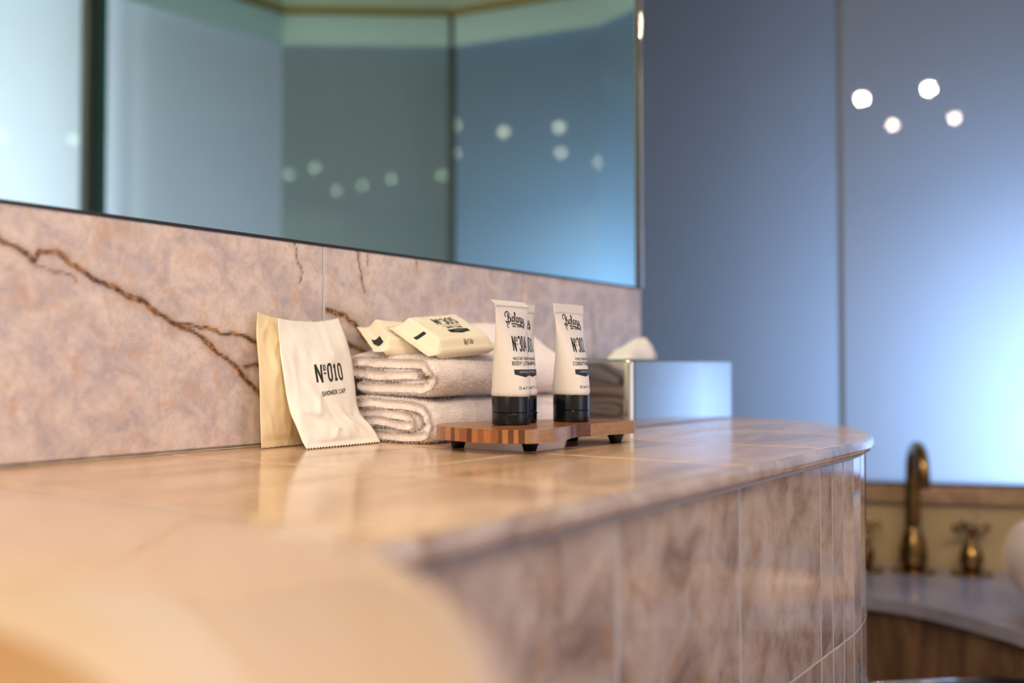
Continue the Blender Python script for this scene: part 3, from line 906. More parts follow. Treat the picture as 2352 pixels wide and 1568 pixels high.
class Ink:
    """flat printed marks laid on a curved surface by fn(u, v) -> point"""
    def __init__(self, fn):
        self.fn = fn; self.v = []; self.f = []
    def ribbon(self, pts, wd, step=0.0015):
        pts = [p for i, p in enumerate(pts) if i == 0 or math.hypot(p[0] - pts[i - 1][0], p[1] - pts[i - 1][1]) > 1e-7]
        if len(pts) < 2:
            return
        for i in range(1, len(pts) - 1):
            a = Vector((pts[i][0] - pts[i - 1][0], pts[i][1] - pts[i - 1][1])); b = Vector((pts[i + 1][0] - pts[i][0], pts[i + 1][1] - pts[i][1]))
            if not callable(wd) and a.length > 1e-9 and b.length > 1e-9 and a.angle(b) > 1.05:
                ea = a.normalized() * wd * 0.32; eb = b.normalized() * wd * 0.32
                self.ribbon(pts[:i] + [(pts[i][0] + ea.x, pts[i][1] + ea.y)], wd, step)
                self.ribbon([(pts[i][0] - eb.x, pts[i][1] - eb.y)] + pts[i + 1:], wd, step)
                return
        pts = resample(pts, step)
        n = len(pts)
        closed = math.hypot(pts[0][0] - pts[-1][0], pts[0][1] - pts[-1][1]) < 1e-6
        base = len(self.v)
        for i, p in enumerate(pts):
            a = pts[i - 1] if i > 0 else (pts[-2] if closed else p)
            b = pts[i + 1] if i < n - 1 else (pts[1] if closed else p)
            d1 = Vector((p[0] - a[0], p[1] - a[1])); d2 = Vector((b[0] - p[0], b[1] - p[1]))
            if d1.length < 1e-9: d1 = d2
            if d2.length < 1e-9: d2 = d1
            d1.normalize(); d2.normalize()
            t = d1 + d2
            if t.length < 0.3: t = d2.copy()
            t.normalize()
            nn = Vector((-t.y, t.x))
            k = min(1.8, 1 / max(0.4, nn.dot(Vector((-d1.y, d1.x)))))
            w = wd(i / (n - 1)) if callable(wd) else wd
            for sgn in (-0.5, 0.5):
                self.v.append(self.fn(p[0] + nn.x * w * k * sgn, p[1] + nn.y * w * k * sgn))
        for i in range(n - 1):
            self.f.append((base + 2 * i, base + 2 * i + 1, base + 2 * i + 3, base + 2 * i + 2))
    def text(self, s, cx, base, h, w=0.62, gap=0.18, wt=0.14, serif=False, fit=None, left=None, rot=False):
        st, adv = text_strokes(s, w, gap, wt, serif)
        kx = 1.0
        if fit:
            kx = fit / (adv * h)
        x0 = left if left is not None else cx - adv * h * kx / 2
        for pl, wd in st:
            if rot:   # text running up the surface
                self.ribbon([(cx - q * h, base + p * h * kx) for p, q in pl], wd * h)
            else:
                self.ribbon([(x0 + p * h * kx, base + q * h) for p, q in pl], wd * h)
    def poly(self, pts, nu=10):
        """fill a convex-ish shape by vertical slices"""
        xs = [p[0] for p in pts]; x0, x1 = min(xs), max(xs)
        def span(x):
            ys = []
            for a, b in zip(pts, pts[1:] + pts[:1]):
                if (a[0] - x) * (b[0] - x) <= 0 and abs(a[0] - b[0]) > 1e-12:
                    ys.append(a[1] + (b[1] - a[1]) * (x - a[0]) / (b[0] - a[0]))
            return (min(ys), max(ys)) if ys else (pts[0][1], pts[0][1])
        base = len(self.v); m_ = 4
        for i in range(nu + 1):
            x = x0 + (x1 - x0) * min(max(i / nu, 1e-4), 1 - 1e-4)
            lo, hi = span(x)
            for k in range(m_ + 1):
                self.v.append(self.fn(x, lo + (hi - lo) * k / m_))
        for i in range(nu):
            for k in range(m_):
                a = base + i * (m_ + 1) + k
                self.f.append((a, a + m_ + 1, a + m_ + 2, a + 1))
    def make(self, name, mat, parent):
        return mesh_obj(name, self.v, self.f, mat, parent)

SCRIPT = [  # hand-drawn script word, in units of capital height, baseline y = 0
 # capital B: stem with hook, two bowls
 ([(0.34, 0.92), (0.33, 0.6), (0.28, 0.22), (0.17, -0.02), (0.03, -0.10), (-0.10, 0.0), (-0.08, 0.12)], 0.17),
 ([(-0.02, 0.55), (-0.14, 0.62), (-0.15, 0.82), (0.02, 1.02), (0.28, 1.10), (0.52, 1.02), (0.60, 0.84), (0.50, 0.62), (0.36, 0.54)], 0.13),
 ([(0.36, 0.54), (0.60, 0.46), (0.68, 0.26), (0.58, 0.06), (0.40, -0.02), (0.30, 0.04)], 0.14),
 # i
 ([(0.84, 0.60), (0.80, 0.25), (0.84, 0.10), (0.95, 0.10), (1.03, 0.2)], 0.13), ([(0.86, 0.79), (0.88, 0.86)], 0.14),
 # o
 ([(1.28, 0.60), (1.12, 0.50), (1.08, 0.26), (1.18, 0.08), (1.34, 0.12), (1.42, 0.36), (1.36, 0.56), (1.28, 0.60)], 0.14),
 # l
 ([(1.42, 0.44), (1.60, 0.62), (1.74, 0.88), (1.74, 1.06), (1.65, 1.06), (1.60, 0.88), (1.60, 0.35), (1.66, 0.10), (1.78, 0.12), (1.86, 0.24)], 0.14),
 # o
 ([(2.06, 0.60), (1.90, 0.50), (1.86, 0.26), (1.96, 0.08), (2.12, 0.12), (2.20, 0.36), (2.14, 0.56), (2.06, 0.60)], 0.14),
 # g
 ([(2.66, 0.56), (2.50, 0.60), (2.38, 0.44), (2.38, 0.20), (2.50, 0.08), (2.64, 0.22), (2.70, 0.60), (2.66, 0.0), (2.60, -0.28), (2.46, -0.36), (2.38, -0.26), (2.52, -0.12), (2.86, 0.10)], 0.13),
 # y
 ([(2.92, 0.60), (2.90, 0.28), (2.98, 0.10), (3.12, 0.16), (3.22, 0.60), (3.20, 0.0), (3.14, -0.34), (3.00, -0.46), (2.90, -0.36), (3.04, -0.2), (3.36, 0.02)], 0.14),
 # underline with ribbon tail under the B
 ([(0.74, -0.16), (1.5, -0.15), (2.30, -0.20)], 0.13),
 ([(0.40, -0.16), (0.10, -0.28), (-0.02, -0.40), (0.06, -0.56), (0.22, -0.60)], 0.10),
]
def script_word(ink, cx, base, h, slope=0.0):
    wtot = 3.45
    for pts, wd in SCRIPT:
        q = [(float(a[0]), float(a[1])) for a in catmull(pts, 5)]
        ink.ribbon([(cx + (x - wtot / 2) * h * 0.98, base + (y + slope * (x - wtot / 2) * 0.8 - 0.02 * (x - 1.7) ** 2) * h) for x, y in q], wd * h, step=0.0008)

# ------------------------------------------------------------------ cosmetic tubes
ZT = 0.0225     # top of the wooden tray
def cosmetic_tube(x, y, num, line1, line2, label, rot_cap, rake, finh=0.0085, fin=(0, 0), facing=0.0, R=0.0185, height=0.117):
    t = thing('cosmetic_tube', label, 'tube', (x, y, ZT), group='travel tubes on the wooden tray')
    z0 = 0.0262; zs = height - finh
    def radii(z):
        k = min(1, max(0, (z - z0) / (zs - z0)))
        a = R + (0.0272 - R) * k ** 1.1
        b = R * (1 - k ** 1.35) + 0.0007
        if k < 0.05:
            f = 1 - 0.06 * (1 - k / 0.05) ** 2
            a *= f; b *= f
        return a, b
    def lean(z):
        k = max(0, (z - 0.05)) / 0.07
        return rake[0] * k * k, rake[1] * k * k
    cf, sf = math.cos(facing), math.sin(facing)
    def surf(phi, z, off=0.0):
        a, b = radii(z); lx, ly = lean(z)
        px, py = (a + off) * math.sin(phi), -(b + off) * math.cos(phi)
        return (x + px * cf - py * sf + lx, y + px * sf + py * cf + ly, ZT + z)
    seg = 64; rows_ = 26
    vs = []; fs = []
    for j in range(rows_ + 1):
        z = z0 + (zs - z0) * j / rows_
        for i in range(seg):
            vs.append(surf(2 * PI * i / seg, z))
    for j in range(rows_):
        for i in range(seg):
            fs.append((j * seg + i, j * seg + (i + 1) % seg, (j + 1) * seg + (i + 1) % seg, (j + 1) * seg + i))
    fs.append(tuple(range(seg))[::-1])
    mesh_obj('tube_body', vs, fs, M['tube'], t, smooth=True)
    # crimped flat end
    bm = bmesh.new()
    ring = []
    for z, hw, th in ((zs - 0.0004, 0.0272, 0.0009), (zs + 0.0012, 0.0272, 0.0006), (height, 0.0276, 0.0006)):
        lx, ly = lean(z)
        if z > height - 0.0005:
            lx += fin[0]; ly += fin[1]
        r_ = []
        for sx, sy in ((-1, -1), (-0.33, -1), (0.33, -1), (1, -1), (1, 1), (0.33, 1), (-0.33, 1), (-1, 1)):
            px, py = sx * hw, sy * th
            r_.append(bm.verts.new((x + px * cf - py * sf + lx, y + px * sf + py * cf + ly, ZT + z)))
        ring.append(r_)
    for a, b in zip(ring, ring[1:]):
        for i in range(8):
            bm.faces.new((a[i], a[(i + 1) % 8], b[(i + 1) % 8], b[i]))
    bm.faces.new(ring[0]); bm.faces.new(ring[-1])
    sealo = bm_obj('crimped_seal', bm, M['tube'], t)
    # heat seal crease
    def fn2(u, z):
        lx, ly = lean(z)
        return (x + u * cf + 0.0011 * sf + lx, y + u * sf - 0.0012 * cf + ly, ZT + z)
    ik = Ink(fn2); ik.ribbon([(-0.0268, zs + 0.0006), (0.0268, zs + 0.0006)], 0.0007); ik.make('seal_crease', M['seal'], sealo)
    # cap: collar and flip lid
    cap = thing_part('cap', t)
    prof_c = [(R * 0.955, 0.0118), (R * 0.985, 0.0122), (R * 0.985, 0.0262), (R * 0.97, 0.0270), (R * 0.8, 0.0270)]
    bm_obj('cap_collar', lathe_bm(prof_c, (x, y, ZT), 48), M['cap'], cap, smooth=True, auto=35)
    prof_l = [(R * 0.93, 0.0), (R * 0.972, 0.0007), (R * 0.985, 0.0022), (R * 0.985, 0.0112), (R * 0.96, 0.0117)]
    bm_obj('flip_lid', lathe_bm(prof_l, (x, y, ZT), 48), M['cap'], cap, smooth=True, auto=35)
    # thumb lip, a shallow crescent on the lid seam
    pts = []
    for k in range(17):
        u = -1 + 2 * k / 16
        a = rot_cap + u * 0.50
        pts.append((x + (R * 0.985 + 0.0001) * math.cos(a), y + (R * 0.985 + 0.0001) * math.sin(a), ZT + 0.0118 - 0.0026 * (1 - u * u)))
    bm_obj('thumb_lip', tube_bm(pts, [0.00015 + 0.0006 * (1 - abs(-1 + 2 * k / 16)) for k in range(17)], 6), M['cap'], cap, smooth=True)
    # print
    def fn(u, z):
        a, b = radii(z)
        ul = u
        ph = (b / a) * (ul / a) + (1 - b / a) * math.asin(max(-0.98, min(0.98, ul / a)))
        return surf(ph, z, 0.00012)
    ink = Ink(fn)
    script_word(ink, 0.0010, 0.0965, 0.0088, slope=-0.06)
    ink.text('SMART SKINCARE.', 0.0020, 0.0920, 0.0020, wt=0.17, serif=True, fit=0.0185)
    ink.text('N#' + num, 0.0006, 0.0696, 0.0136, w=0.32, gap=0.09, wt=0.115, fit=0.0225)
    ink.text(line1, 0.0004, 0.0611, 0.0025, wt=0.15, serif=True, fit=0.0262 if len(line1) > 14 else 0.0225)
    ink.text(line2, 0.0004, 0.0562, 0.0033, wt=0.20, serif=True, fit=0.0298 if len(line2) > 8 else 0.0205)
    ink.text('30 ml e 1.1 fl.oz', 0.0010, 0.0334, 0.0027, w=0.5, wt=0.15, fit=0.0225)
    ink.make('printed_text', M['ink'], t)
    ink = Ink(lambda u, z: surf(u, z, 0.00012))
    for k, (s_, u0, z0_) in enumerate((('SMART', -2.30, 0.034), ('MOISTURE SKINCARE', -2.30, 0.048), ('BODY', -2.30, 0.086), ('PURE HYDRATION', -2.42, 0.050))):
        st_, adv_ = text_strokes(s_, 0.62, 0.2, 0.16, False)
        for pl, wd in st_:
            ink.ribbon([(u0 - q * 0.075, z0_ + p * 0.0016) for p, q in resample(pl, 0.3)], 0.0004, step=0.02)
    ink.make('side_text', M['ink'], t)
    ink = Ink(fn)
    hw = 0.0133
    ink.poly([(-hw, 0.0521), (-hw, 0.0474), (0.0, 0.0448), (hw, 0.0474), (hw, 0.0521)], nu=16)
    emb = ink.make('printed_pennant', M['ink'], t)
    def fn3(u, z):
        p = fn(u, z)
        return (p[0], p[1] - 0.0001, p[2])
    ink = Ink(fn3)
    ink.text('ESSENTIALS', 0, 0.0488, 0.0019, w=0.6, wt=0.13, serif=True, fit=0.0145)
    ink.make('pennant_lettering', M['ink_white'], emb)
    return t
def thing_part(name, parent):
    o = bpy.data.objects.new(name, None); o.empty_display_size = 0.01
    return link(o, parent)

cosmetic_tube(0.7751, 0.5439, '304', 'MOISTURE THERAPY', 'BODY LOTION', 'front left cream tube with black cap, its body lotion print in view', math.radians(216), (-0.003, -0.004), 0.0058, (-0.0040, 0.0035))
cosmetic_tube(0.8091 + 0.002, 0.5600, '301', 'PURE HYDRATION', 'SHAMPOO', 'shampoo tube half hidden behind the body lotion tube', math.radians(300), (-0.001, -0.001))
cosmetic_tube(0.8535, 0.5251, '302', 'PURE HYDRATION', 'CONDITIONER', 'conditioner tube standing apart at the right of the tray', math.radians(318), (-0.006, 0.0), 0.0092, (0.0006, 0.0))

# ------------------------------------------------------------------ wooden tray
tray = thing('wooden_tray', 'wavy laminated wood tray on small black feet holding three tubes', 'tray', (0.80, 0.54, 0.0))
TP = [(0.7054, 0.5168), (0.7100, 0.4999), (0.7202, 0.4853), (0.7349, 0.4798), (0.7507, 0.4787), (0.7780, 0.4838), (0.8010, 0.4908), (0.8139, 0.4922), (0.8298, 0.4884), (0.8563, 0.4828),
      (0.8860, 0.4760), (0.8960, 0.4760), (0.9080, 0.4830), (0.9150, 0.4960), (0.9130, 0.5180), (0.9040, 0.5400), (0.8880, 0.5560), (0.8640, 0.5680), (0.8420, 0.5800), (0.8160, 0.5960),
      (0.7840, 0.6080), (0.7560, 0.6100), (0.7320, 0.6000), (0.7180, 0.5840), (0.7090, 0.5620), (0.7046, 0.5380)]
TPS = [(float(p[0]), float(p[1])) for p in catmull(TP, 5, closed=True)]
bands = [(0.470, 0.4885, 't'), (0.4885, 0.4930, 'd'), (0.4930, 0.4965, 'l'), (0.4965, 0.5010, 'd'), (0.5010, 0.5060, 'l'), (0.5060, 0.5095, 'd'), (0.5095, 0.5170, 'm'), (0.5170, 0.5240, 'l'), (0.5240, 0.5300, 'm'),
         (0.5300, 0.5370, 'l'), (0.5370, 0.5430, 'd'), (0.5430, 0.5530, 'm'), (0.5530, 0.5590, 'l'), (0.5590, 0.5650, 'd'), (0.5650, 0.5740, 'l'), (0.5740, 0.5860, 'm'), (0.5860, 0.5960, 'l'), (0.5960, 0.6200, 'm')]
for a, b, k in bands:
    parts_ = [(0.6, 1.0)]
    if b <= 0.4885:
        parts_ = [(0.6, 0.811), (0.811, 1.0)]
    for xa, xb in parts_:
        poly = clip_rect(TPS, xa, xb, a + 0.00002, b - 0.00002)
        if len(poly) >= 3 and area(poly) > 1e-6:
            bm = prism_bm(poly, 0.0103, ZT - 0.0001, bev=0.0)
            bm_obj('wood_strip', bm, WOOD[k], tray)
for fx, fy in [(0.7600, 0.5120), (0.8920, 0.4960), (0.8860, 0.5440), (0.7500, 0.5880)]:
    bm_obj('foot', lathe_bm([(0.0058, 0.0002), (0.0062, 0.0012), (0.0066, 0.0030), (0.0092, 0.0094), (0.0092, 0.0104)], (fx, fy, 0), 28), M['foot'], tray, smooth=True, auto=40)

# ------------------------------------------------------------------ paper sachets
def pouch(name, parent, LE, RE, bulge, mat, nu=40, nv=60, seal=0.012, teeth=26, tooth=0.0016, sag=0.0, wr=0.0008, seed=1, nrm=Vector((-0.15, -1, 0.25))):
    """LE/RE: left/right edge curves from bottom to top (scene coords)"""
    L_ = catmull(LE, 12); R_ = catmull(RE, 12)
    def at(c, v):
        f = v * (len(c) - 1); i = min(int(f), len(c) - 2)
        return c[i] + (c[i + 1] - c[i]) * (f - i)
    H_ = float(np.linalg.norm(np.array(LE[-1]) - np.array(LE[0])))
    nrm = nrm.normalized()
    def mid(u, v):
        p = at(L_, v) * (1 - u) + at(R_, v) * u
        p = Vector(p)
        p.z -= sag * (4 * u * (1 - u)) * v ** 3
        return p
    def env(u, v):
        sv = seal / H_
        k = (v - sv) / (1 - 2 * sv)
        if k <= 0 or k >= 1:
            return 0
        return (max(0, math.sin(PI * u)) ** 0.65) * (max(0, math.sin(PI * k)) ** 0.55)
    def wrn(u, v):
        calm = 1 - 0.88 * math.exp(-((u - 0.68) / 0.30) ** 4 - ((v - 0.58) / 0.17) ** 4)
        rg = 1 - 2 * abs(noise.noise(Vector((u * 3.2 + v * 2.5, v * 3.5 - u * 1.5, seed + 9))))
        return wr * calm * (1.4 * noise.noise(Vector((u * 4, v * 5, seed))) + 0.7 * noise.noise(Vector((u * 9 + v * 5, v * 7 - u * 4, seed + 5))) + 0.9 * rg ** 3)
    def surf(u, v, side=1, off=0.0):
        p = mid(u, v)
        e = env(u, v)
        d = bulge(u, v) * e + wrn(u, v) * (0.25 + 1.2 * e) * 1.3
        if side < 0:
            d = -0.25 * bulge(u, v) * e + wrn(u, v) * 0.3 - 0.0002
        return p + nrm * (d + off)
    vs = []; fs = []
    NT = teeth * 2
    us = [i / NT for i in range(NT + 1)]
    vv = [j / nv for j in range(nv + 1)]
    for side in (1, -1):
        b0 = len(vs)
        for j, v in enumerate(vv):
            for i, u in enumerate(us):
                v2 = v
                p = surf(u, v, side)
                if i % 2 == 1 and j in (0, nv):
                    p = p + Vector((0, 0, tooth if j == 0 else -tooth))
                if j in (1, nv - 1):
                    pass
                vs.append(p)
        W = NT + 1
        for j in range(nv):
            for i in range(NT):
                q = (b0 + j * W + i, b0 + j * W + i + 1, b0 + (j + 1) * W + i + 1, b0 + (j + 1) * W + i)
                fs.append(q if side > 0 else q[::-1])
    W = NT + 1; b1 = (nv + 1) * W
    for j in range(nv):
        for i in (0, NT):
            q = (j * W + i, (j + 1) * W + i, b1 + (j + 1) * W + i, b1 + j * W + i)
            fs.append(q if i == 0 else q[::-1])
    for i in range(NT):
        fs.append((i + 1, i, b1 + i, b1 + i + 1))
        a = nv * W
        fs.append((a + i, a + i + 1, b1 + a + i + 1, b1 + a + i))
    o = mesh_obj(name, vs, fs, mat, parent, smooth=True)
    return o, surf

def fb(u, v):   # cap bundled in the lower and middle part
    return 0.010 * (0.55 + 0.45 * math.exp(-((v - 0.35) / 0.28) ** 2)) + 0.002 * math.exp(-((u - 0.55) / 0.2) ** 2 - ((v - 0.72) / 0.12) ** 2)
sa = thing('paper_sachet', 'cream paper sachet with serrated ends, printed in black, leaning in front of another', 'sachet', (0.70, 0.70, 0.0), group='shower cap sachets')
LE = [(0.650, 0.6876, 0.0002), (0.650, 0.7010, 0.0188), (0.650, 0.7125, 0.040), (0.650, 0.7240, 0.086), (0.6545, 0.7330, 0.1245)]
RE = [(0.7505, 0.6877, 0.0002), (0.7500, 0.7005, 0.0170), (0.7475, 0.7155, 0.0320), (0.7470, 0.7215, 0.0650), (0.7470, 0.7290, 0.0970), (0.7460, 0.7440, 0.1285)]
po, fsurf = pouch('sachet_body', sa, LE, RE, fb, M['sachet'], sag=0.004, wr=0.0019, seed=2, nrm=Vector((-0.1, -1, 0.25)))
def on_grid(u, v):
    u = min(0.999, max(0, u / 0.0965)) * 52; v = min(0.999, max(0, v / 0.138)) * 60
    i, j = int(u), int(v); a, b = u - i, v - j
    g = lambda p, q: fsurf(p / 52, q / 60, 1, 0.0004)
    return (g(i, j) * (1 - a) + g(i + 1, j) * a) * (1 - b) + (g(i, j + 1) * (1 - a) + g(i + 1, j + 1) * a) * b
ink = Ink(on_grid)
ink.text('N#010', 0, 0.0835, 0.0128, w=0.42, gap=0.13, wt=0.155, left=0.0375, fit=0.0375)
ink.text('SHOWER CAP', 0, 0.0725, 0.0032, w=0.62, wt=0.20, serif=True, left=0.0400, fit=0.0345)
ink.make('printed_text', M['ink'], sa)

sb = thing('paper_sachet', 'plain rear cream paper sachet standing against the marble, its print turned away', 'sachet', (0.655, 0.735, 0.0), group='shower cap sachets')
LE = [(0.6288, 0.7262, 0.0003), (0.630, 0.7290, 0.030), (0.6305, 0.7320, 0.075), (0.634, 0.7400, 0.110), (0.6400, 0.7455, 0.1300)]
RE = [(0.7080, 0.7330, 0.0003), (0.7090, 0.7340, 0.035), (0.7110, 0.7380, 0.080), (0.7120, 0.7430, 0.108), (0.7130, 0.7478, 0.1245)]
def rb(u, v):
    return 0.007 * (0.4 + 0.6 * math.exp(-((v - 0.35) / 0.3) ** 2))
pouch('sachet_body', sb, LE, RE, rb, simple('shaded_paper', (0.86, 0.72, 0.47), 0.45, bump=0.08, bscale=120), sag=0.003, wr=0.0014, seed=11, nrm=Vector((-0.2, -1, 0.05)))  # shade on the rear sachet is put into its yellower paper colour

# ------------------------------------------------------------------ folded washcloths
def towel(name, label, layers, x0, x1, rise, seed, half=0.0062, loops=60000):
    """layers: centre-line path in (y, z); swept along x into one thick folded cloth"""
    t = thing(name, label, 'towel', ((x0 + x1) / 2, 0.68, layers_minz(layers)), group='stacked white washcloths')
    path = catmull(layers, 7)
    n = len(path)
    # outline offsets
    L_, R_ = [], []
    for i in range(n):
        a = path[max(0, i - 1)]; b = path[min(n - 1, i + 1)]
        d = (b - a) / (np.linalg.norm(b - a) + 1e-9); nn = np.array([-d[1], d[0]])
        e = 1.0
        if i < 3: e = [0.35, 0.75, 0.95][i]
        if n - 1 - i < 3: e = [0.35, 0.75, 0.95][n - 1 - i]
        L_.append(path[i] + nn * half * e); R_.append(path[i] - nn * half * e)
    loop = L_ + R_[::-1]
    m_ = len(loop); nx = 56
    vs = []
    for k in range(nx + 1):
        f = k / nx
        xx = x0 + (x1 - x0) * f
        endf = min(1.0, min(k, nx - k) / 2.0)
        for idx, q in enumerate(loop):
            ii = idx if idx < n else m_ - 1 - idx
            c = path[ii]
            shrink = 0.62 + 0.38 * math.sqrt(endf) if endf < 1 else 1
            y_ = c[0] + (q[0] - c[0]) * shrink; z_ = c[1] + (q[1] - c[1]) * shrink
            jit = 0.004 * noise.noise(Vector((ii * 0.09, seed, 0))) + 0.0015 * noise.noise(Vector((ii * 0.3, seed, 5)))
            x_ = xx + jit * (1 - f) * 2.2
            y_ += 0.0022 * noise.noise(Vector((xx * 14, z_ * 30, seed + 1))) + 0.001 * noise.noise(Vector((xx * 60, z_ * 60, seed + 2)))
            dz = 0.0020 * noise.noise(Vector((xx * 16, y_ * 18, seed + 3))) + 0.0009 * noise.noise(Vector((xx * 55, y_ * 55, seed + 4)))
            z_ = z_ + dz * min(1, max(0, (z_ - layers_minz(layers)) / 0.02)) + rise(x_, y_, z_)
            vs.append((x_, y_, max(z_, layers_minz(layers) + 0.0004)))
    fs = []
    for k in range(nx):
        for i in range(m_):
            fs.append((k * m_ + i, k * m_ + (i + 1) % m_, (k + 1) * m_ + (i + 1) % m_, (k + 1) * m_ + i))
    for k, rev in ((0, False), (nx, True)):
        for i in range(n - 1):
            q = (k * m_ + i, k * m_ + i + 1, k * m_ + m_ - 2 - i, k * m_ + m_ - 1 - i)
            fs.append(q[::-1] if rev else q)
    cloth = mesh_obj('cloth', vs, fs, M['towel'], t, smooth=True)
    add_loops(t, vs, fs, loops, seed)
    return t
def layers_minz(layers):
    return LZ[id(layers)]
LZ = {}
def add_loops(parent, vs, fs, count, seed, length=0.0025, mat=None):
    rng = np.random.RandomState(seed)
    tmp = bmesh.new()
    tv = [tmp.verts.new(v) for v in vs]
    for f in fs:
        tmp.faces.new([tv[i] for i in f])
    bmesh.ops.recalc_face_normals(tmp, faces=tmp.faces[:])
    tmp.verts.index_update()
    V_ = np.array([tuple(v) for v in vs]); F_ = np.array([[v.index for v in f.verts] for f in tmp.faces if len(f.verts) == 4])
    tmp.free()
    A, B, C_, D_ = V_[F_[:, 0]], V_[F_[:, 1]], V_[F_[:, 2]], V_[F_[:, 3]]
    nr = np.cross(C_ - A, D_ - B); ar = np.linalg.norm(nr, axis=1); nr /= (ar[:, None] + 1e-12)
    # only the sides that can be seen or shade them
    idx = rng.choice(len(F_), count, p=ar / ar.sum())
    u, v = rng.rand(count, 1), rng.rand(count, 1)
    P = (A[idx] * (1 - u) + B[idx] * u) * (1 - v) + (D_[idx] * (1 - u) + C_[idx] * u) * v
    N_ = nr[idx]
    T = rng.randn(count, 3); T -= (T * N_).sum(1, keepdims=True) * N_; T /= np.linalg.norm(T, axis=1, keepdims=True)
    S_ = np.cross(N_, T)
    ln = length * (0.6 + 0.8 * rng.rand(count, 1))
    w = 0.00016
    lean_ = T * (0.8 * rng.rand(count, 1)) 
    p0 = P - N_ * 0.0003
    p1 = P + (N_ * 0.75 + lean_ * 0.35) * ln * 0.6
    p2 = P + (N_ * 0.85 + lean_ * 1.0) * ln * 0.9
    allv = np.concatenate([p0 - S_ * w, p0 + S_ * w, p1 - S_ * w, p1 + S_ * w, p2], 0)
    c = count; i = np.arange(c)
    f4 = np.stack([i, i + c, i + 3 * c, i + 2 * c], 1); f3 = np.stack([i + 2 * c, i + 3 * c, i + 4 * c], 1)
    off = np.array(base_of(parent))
    me = bpy.data.meshes.new('terry_loops')
    me.from_pydata((allv - off).tolist(), [], f4.tolist() + f3.tolist())
    me.materials.append(mat or M['towel'])
    o = bpy.data.objects.new('terry_loops', me); link(o, parent); o['kind'] = 'stuff'
    return o
def sm(a):
    a = min(1, max(0, a)); return a * a * (3 - 2 * a)
low = [(0.728, 0.022), (0.690, 0.021), (0.662, 0.0185), (0.652, 0.022), (0.664, 0.0285), (0.700, 0.0300), (0.732, 0.0300), (0.739, 0.0365), (0.725, 0.0400), (0.690, 0.0395), (0.655, 0.0385), (0.638, 0.0340), (0.6325, 0.0220), (0.636, 0.0110), (0.652, 0.0070), (0.690, 0.0068), (0.736, 0.0068)]
upp = [(0.735, 0.0530), (0.690, 0.0530), (0.650, 0.0520), (0.640, 0.0575), (0.648, 0.0655), (0.680, 0.0660), (0.726, 0.0665), (0.736, 0.0725), (0.728, 0.0790), (0.690, 0.0800), (0.655, 0.0800), (0.6385, 0.0765), (0.631, 0.0680), (0.631, 0.0600)]
upp = [(0.730, 0.0555), (0.690, 0.0550), (0.655, 0.0545), (0.640, 0.0545), (0.631, 0.0600), (0.6295, 0.0690), (0.635, 0.0775), (0.650, 0.0810), (0.690, 0.0815), (0.728, 0.0810), (0.738, 0.0760), (0.730, 0.0700), (0.700, 0.0685), (0.660, 0.0680), (0.650, 0.0660)]
LZ[id(low)] = 0.0; LZ[id(upp)] = 0.0470
upp[:] = [(a, b + 0.0012) for a, b in upp]
towel('washcloth', 'lower white terry washcloth, folded, lying on the counter beside the tray', low, 0.7595, 1.015, lambda x, y, z: 0.0, 3, half=0.0066, loops=120000)
def rise(x, y, z):
    k = sm((x - 0.765) / 0.10) * sm((y - 0.638) / 0.075) * sm((z - 0.058) / 0.02)
    return 0.030 * k + 0.008 * sm((x - 0.88) / 0.08) * k - 0.003 * sm((0.80 - x) / 0.04) * sm((z - 0.07) / 0.01) * sm((0.70 - y) / 0.04)
towel('washcloth', 'upper white terry washcloth on the stack, carrying two wrapped soap bars', upp, 0.7600, 1.025, rise, 8, half=0.0072, loops=130000)

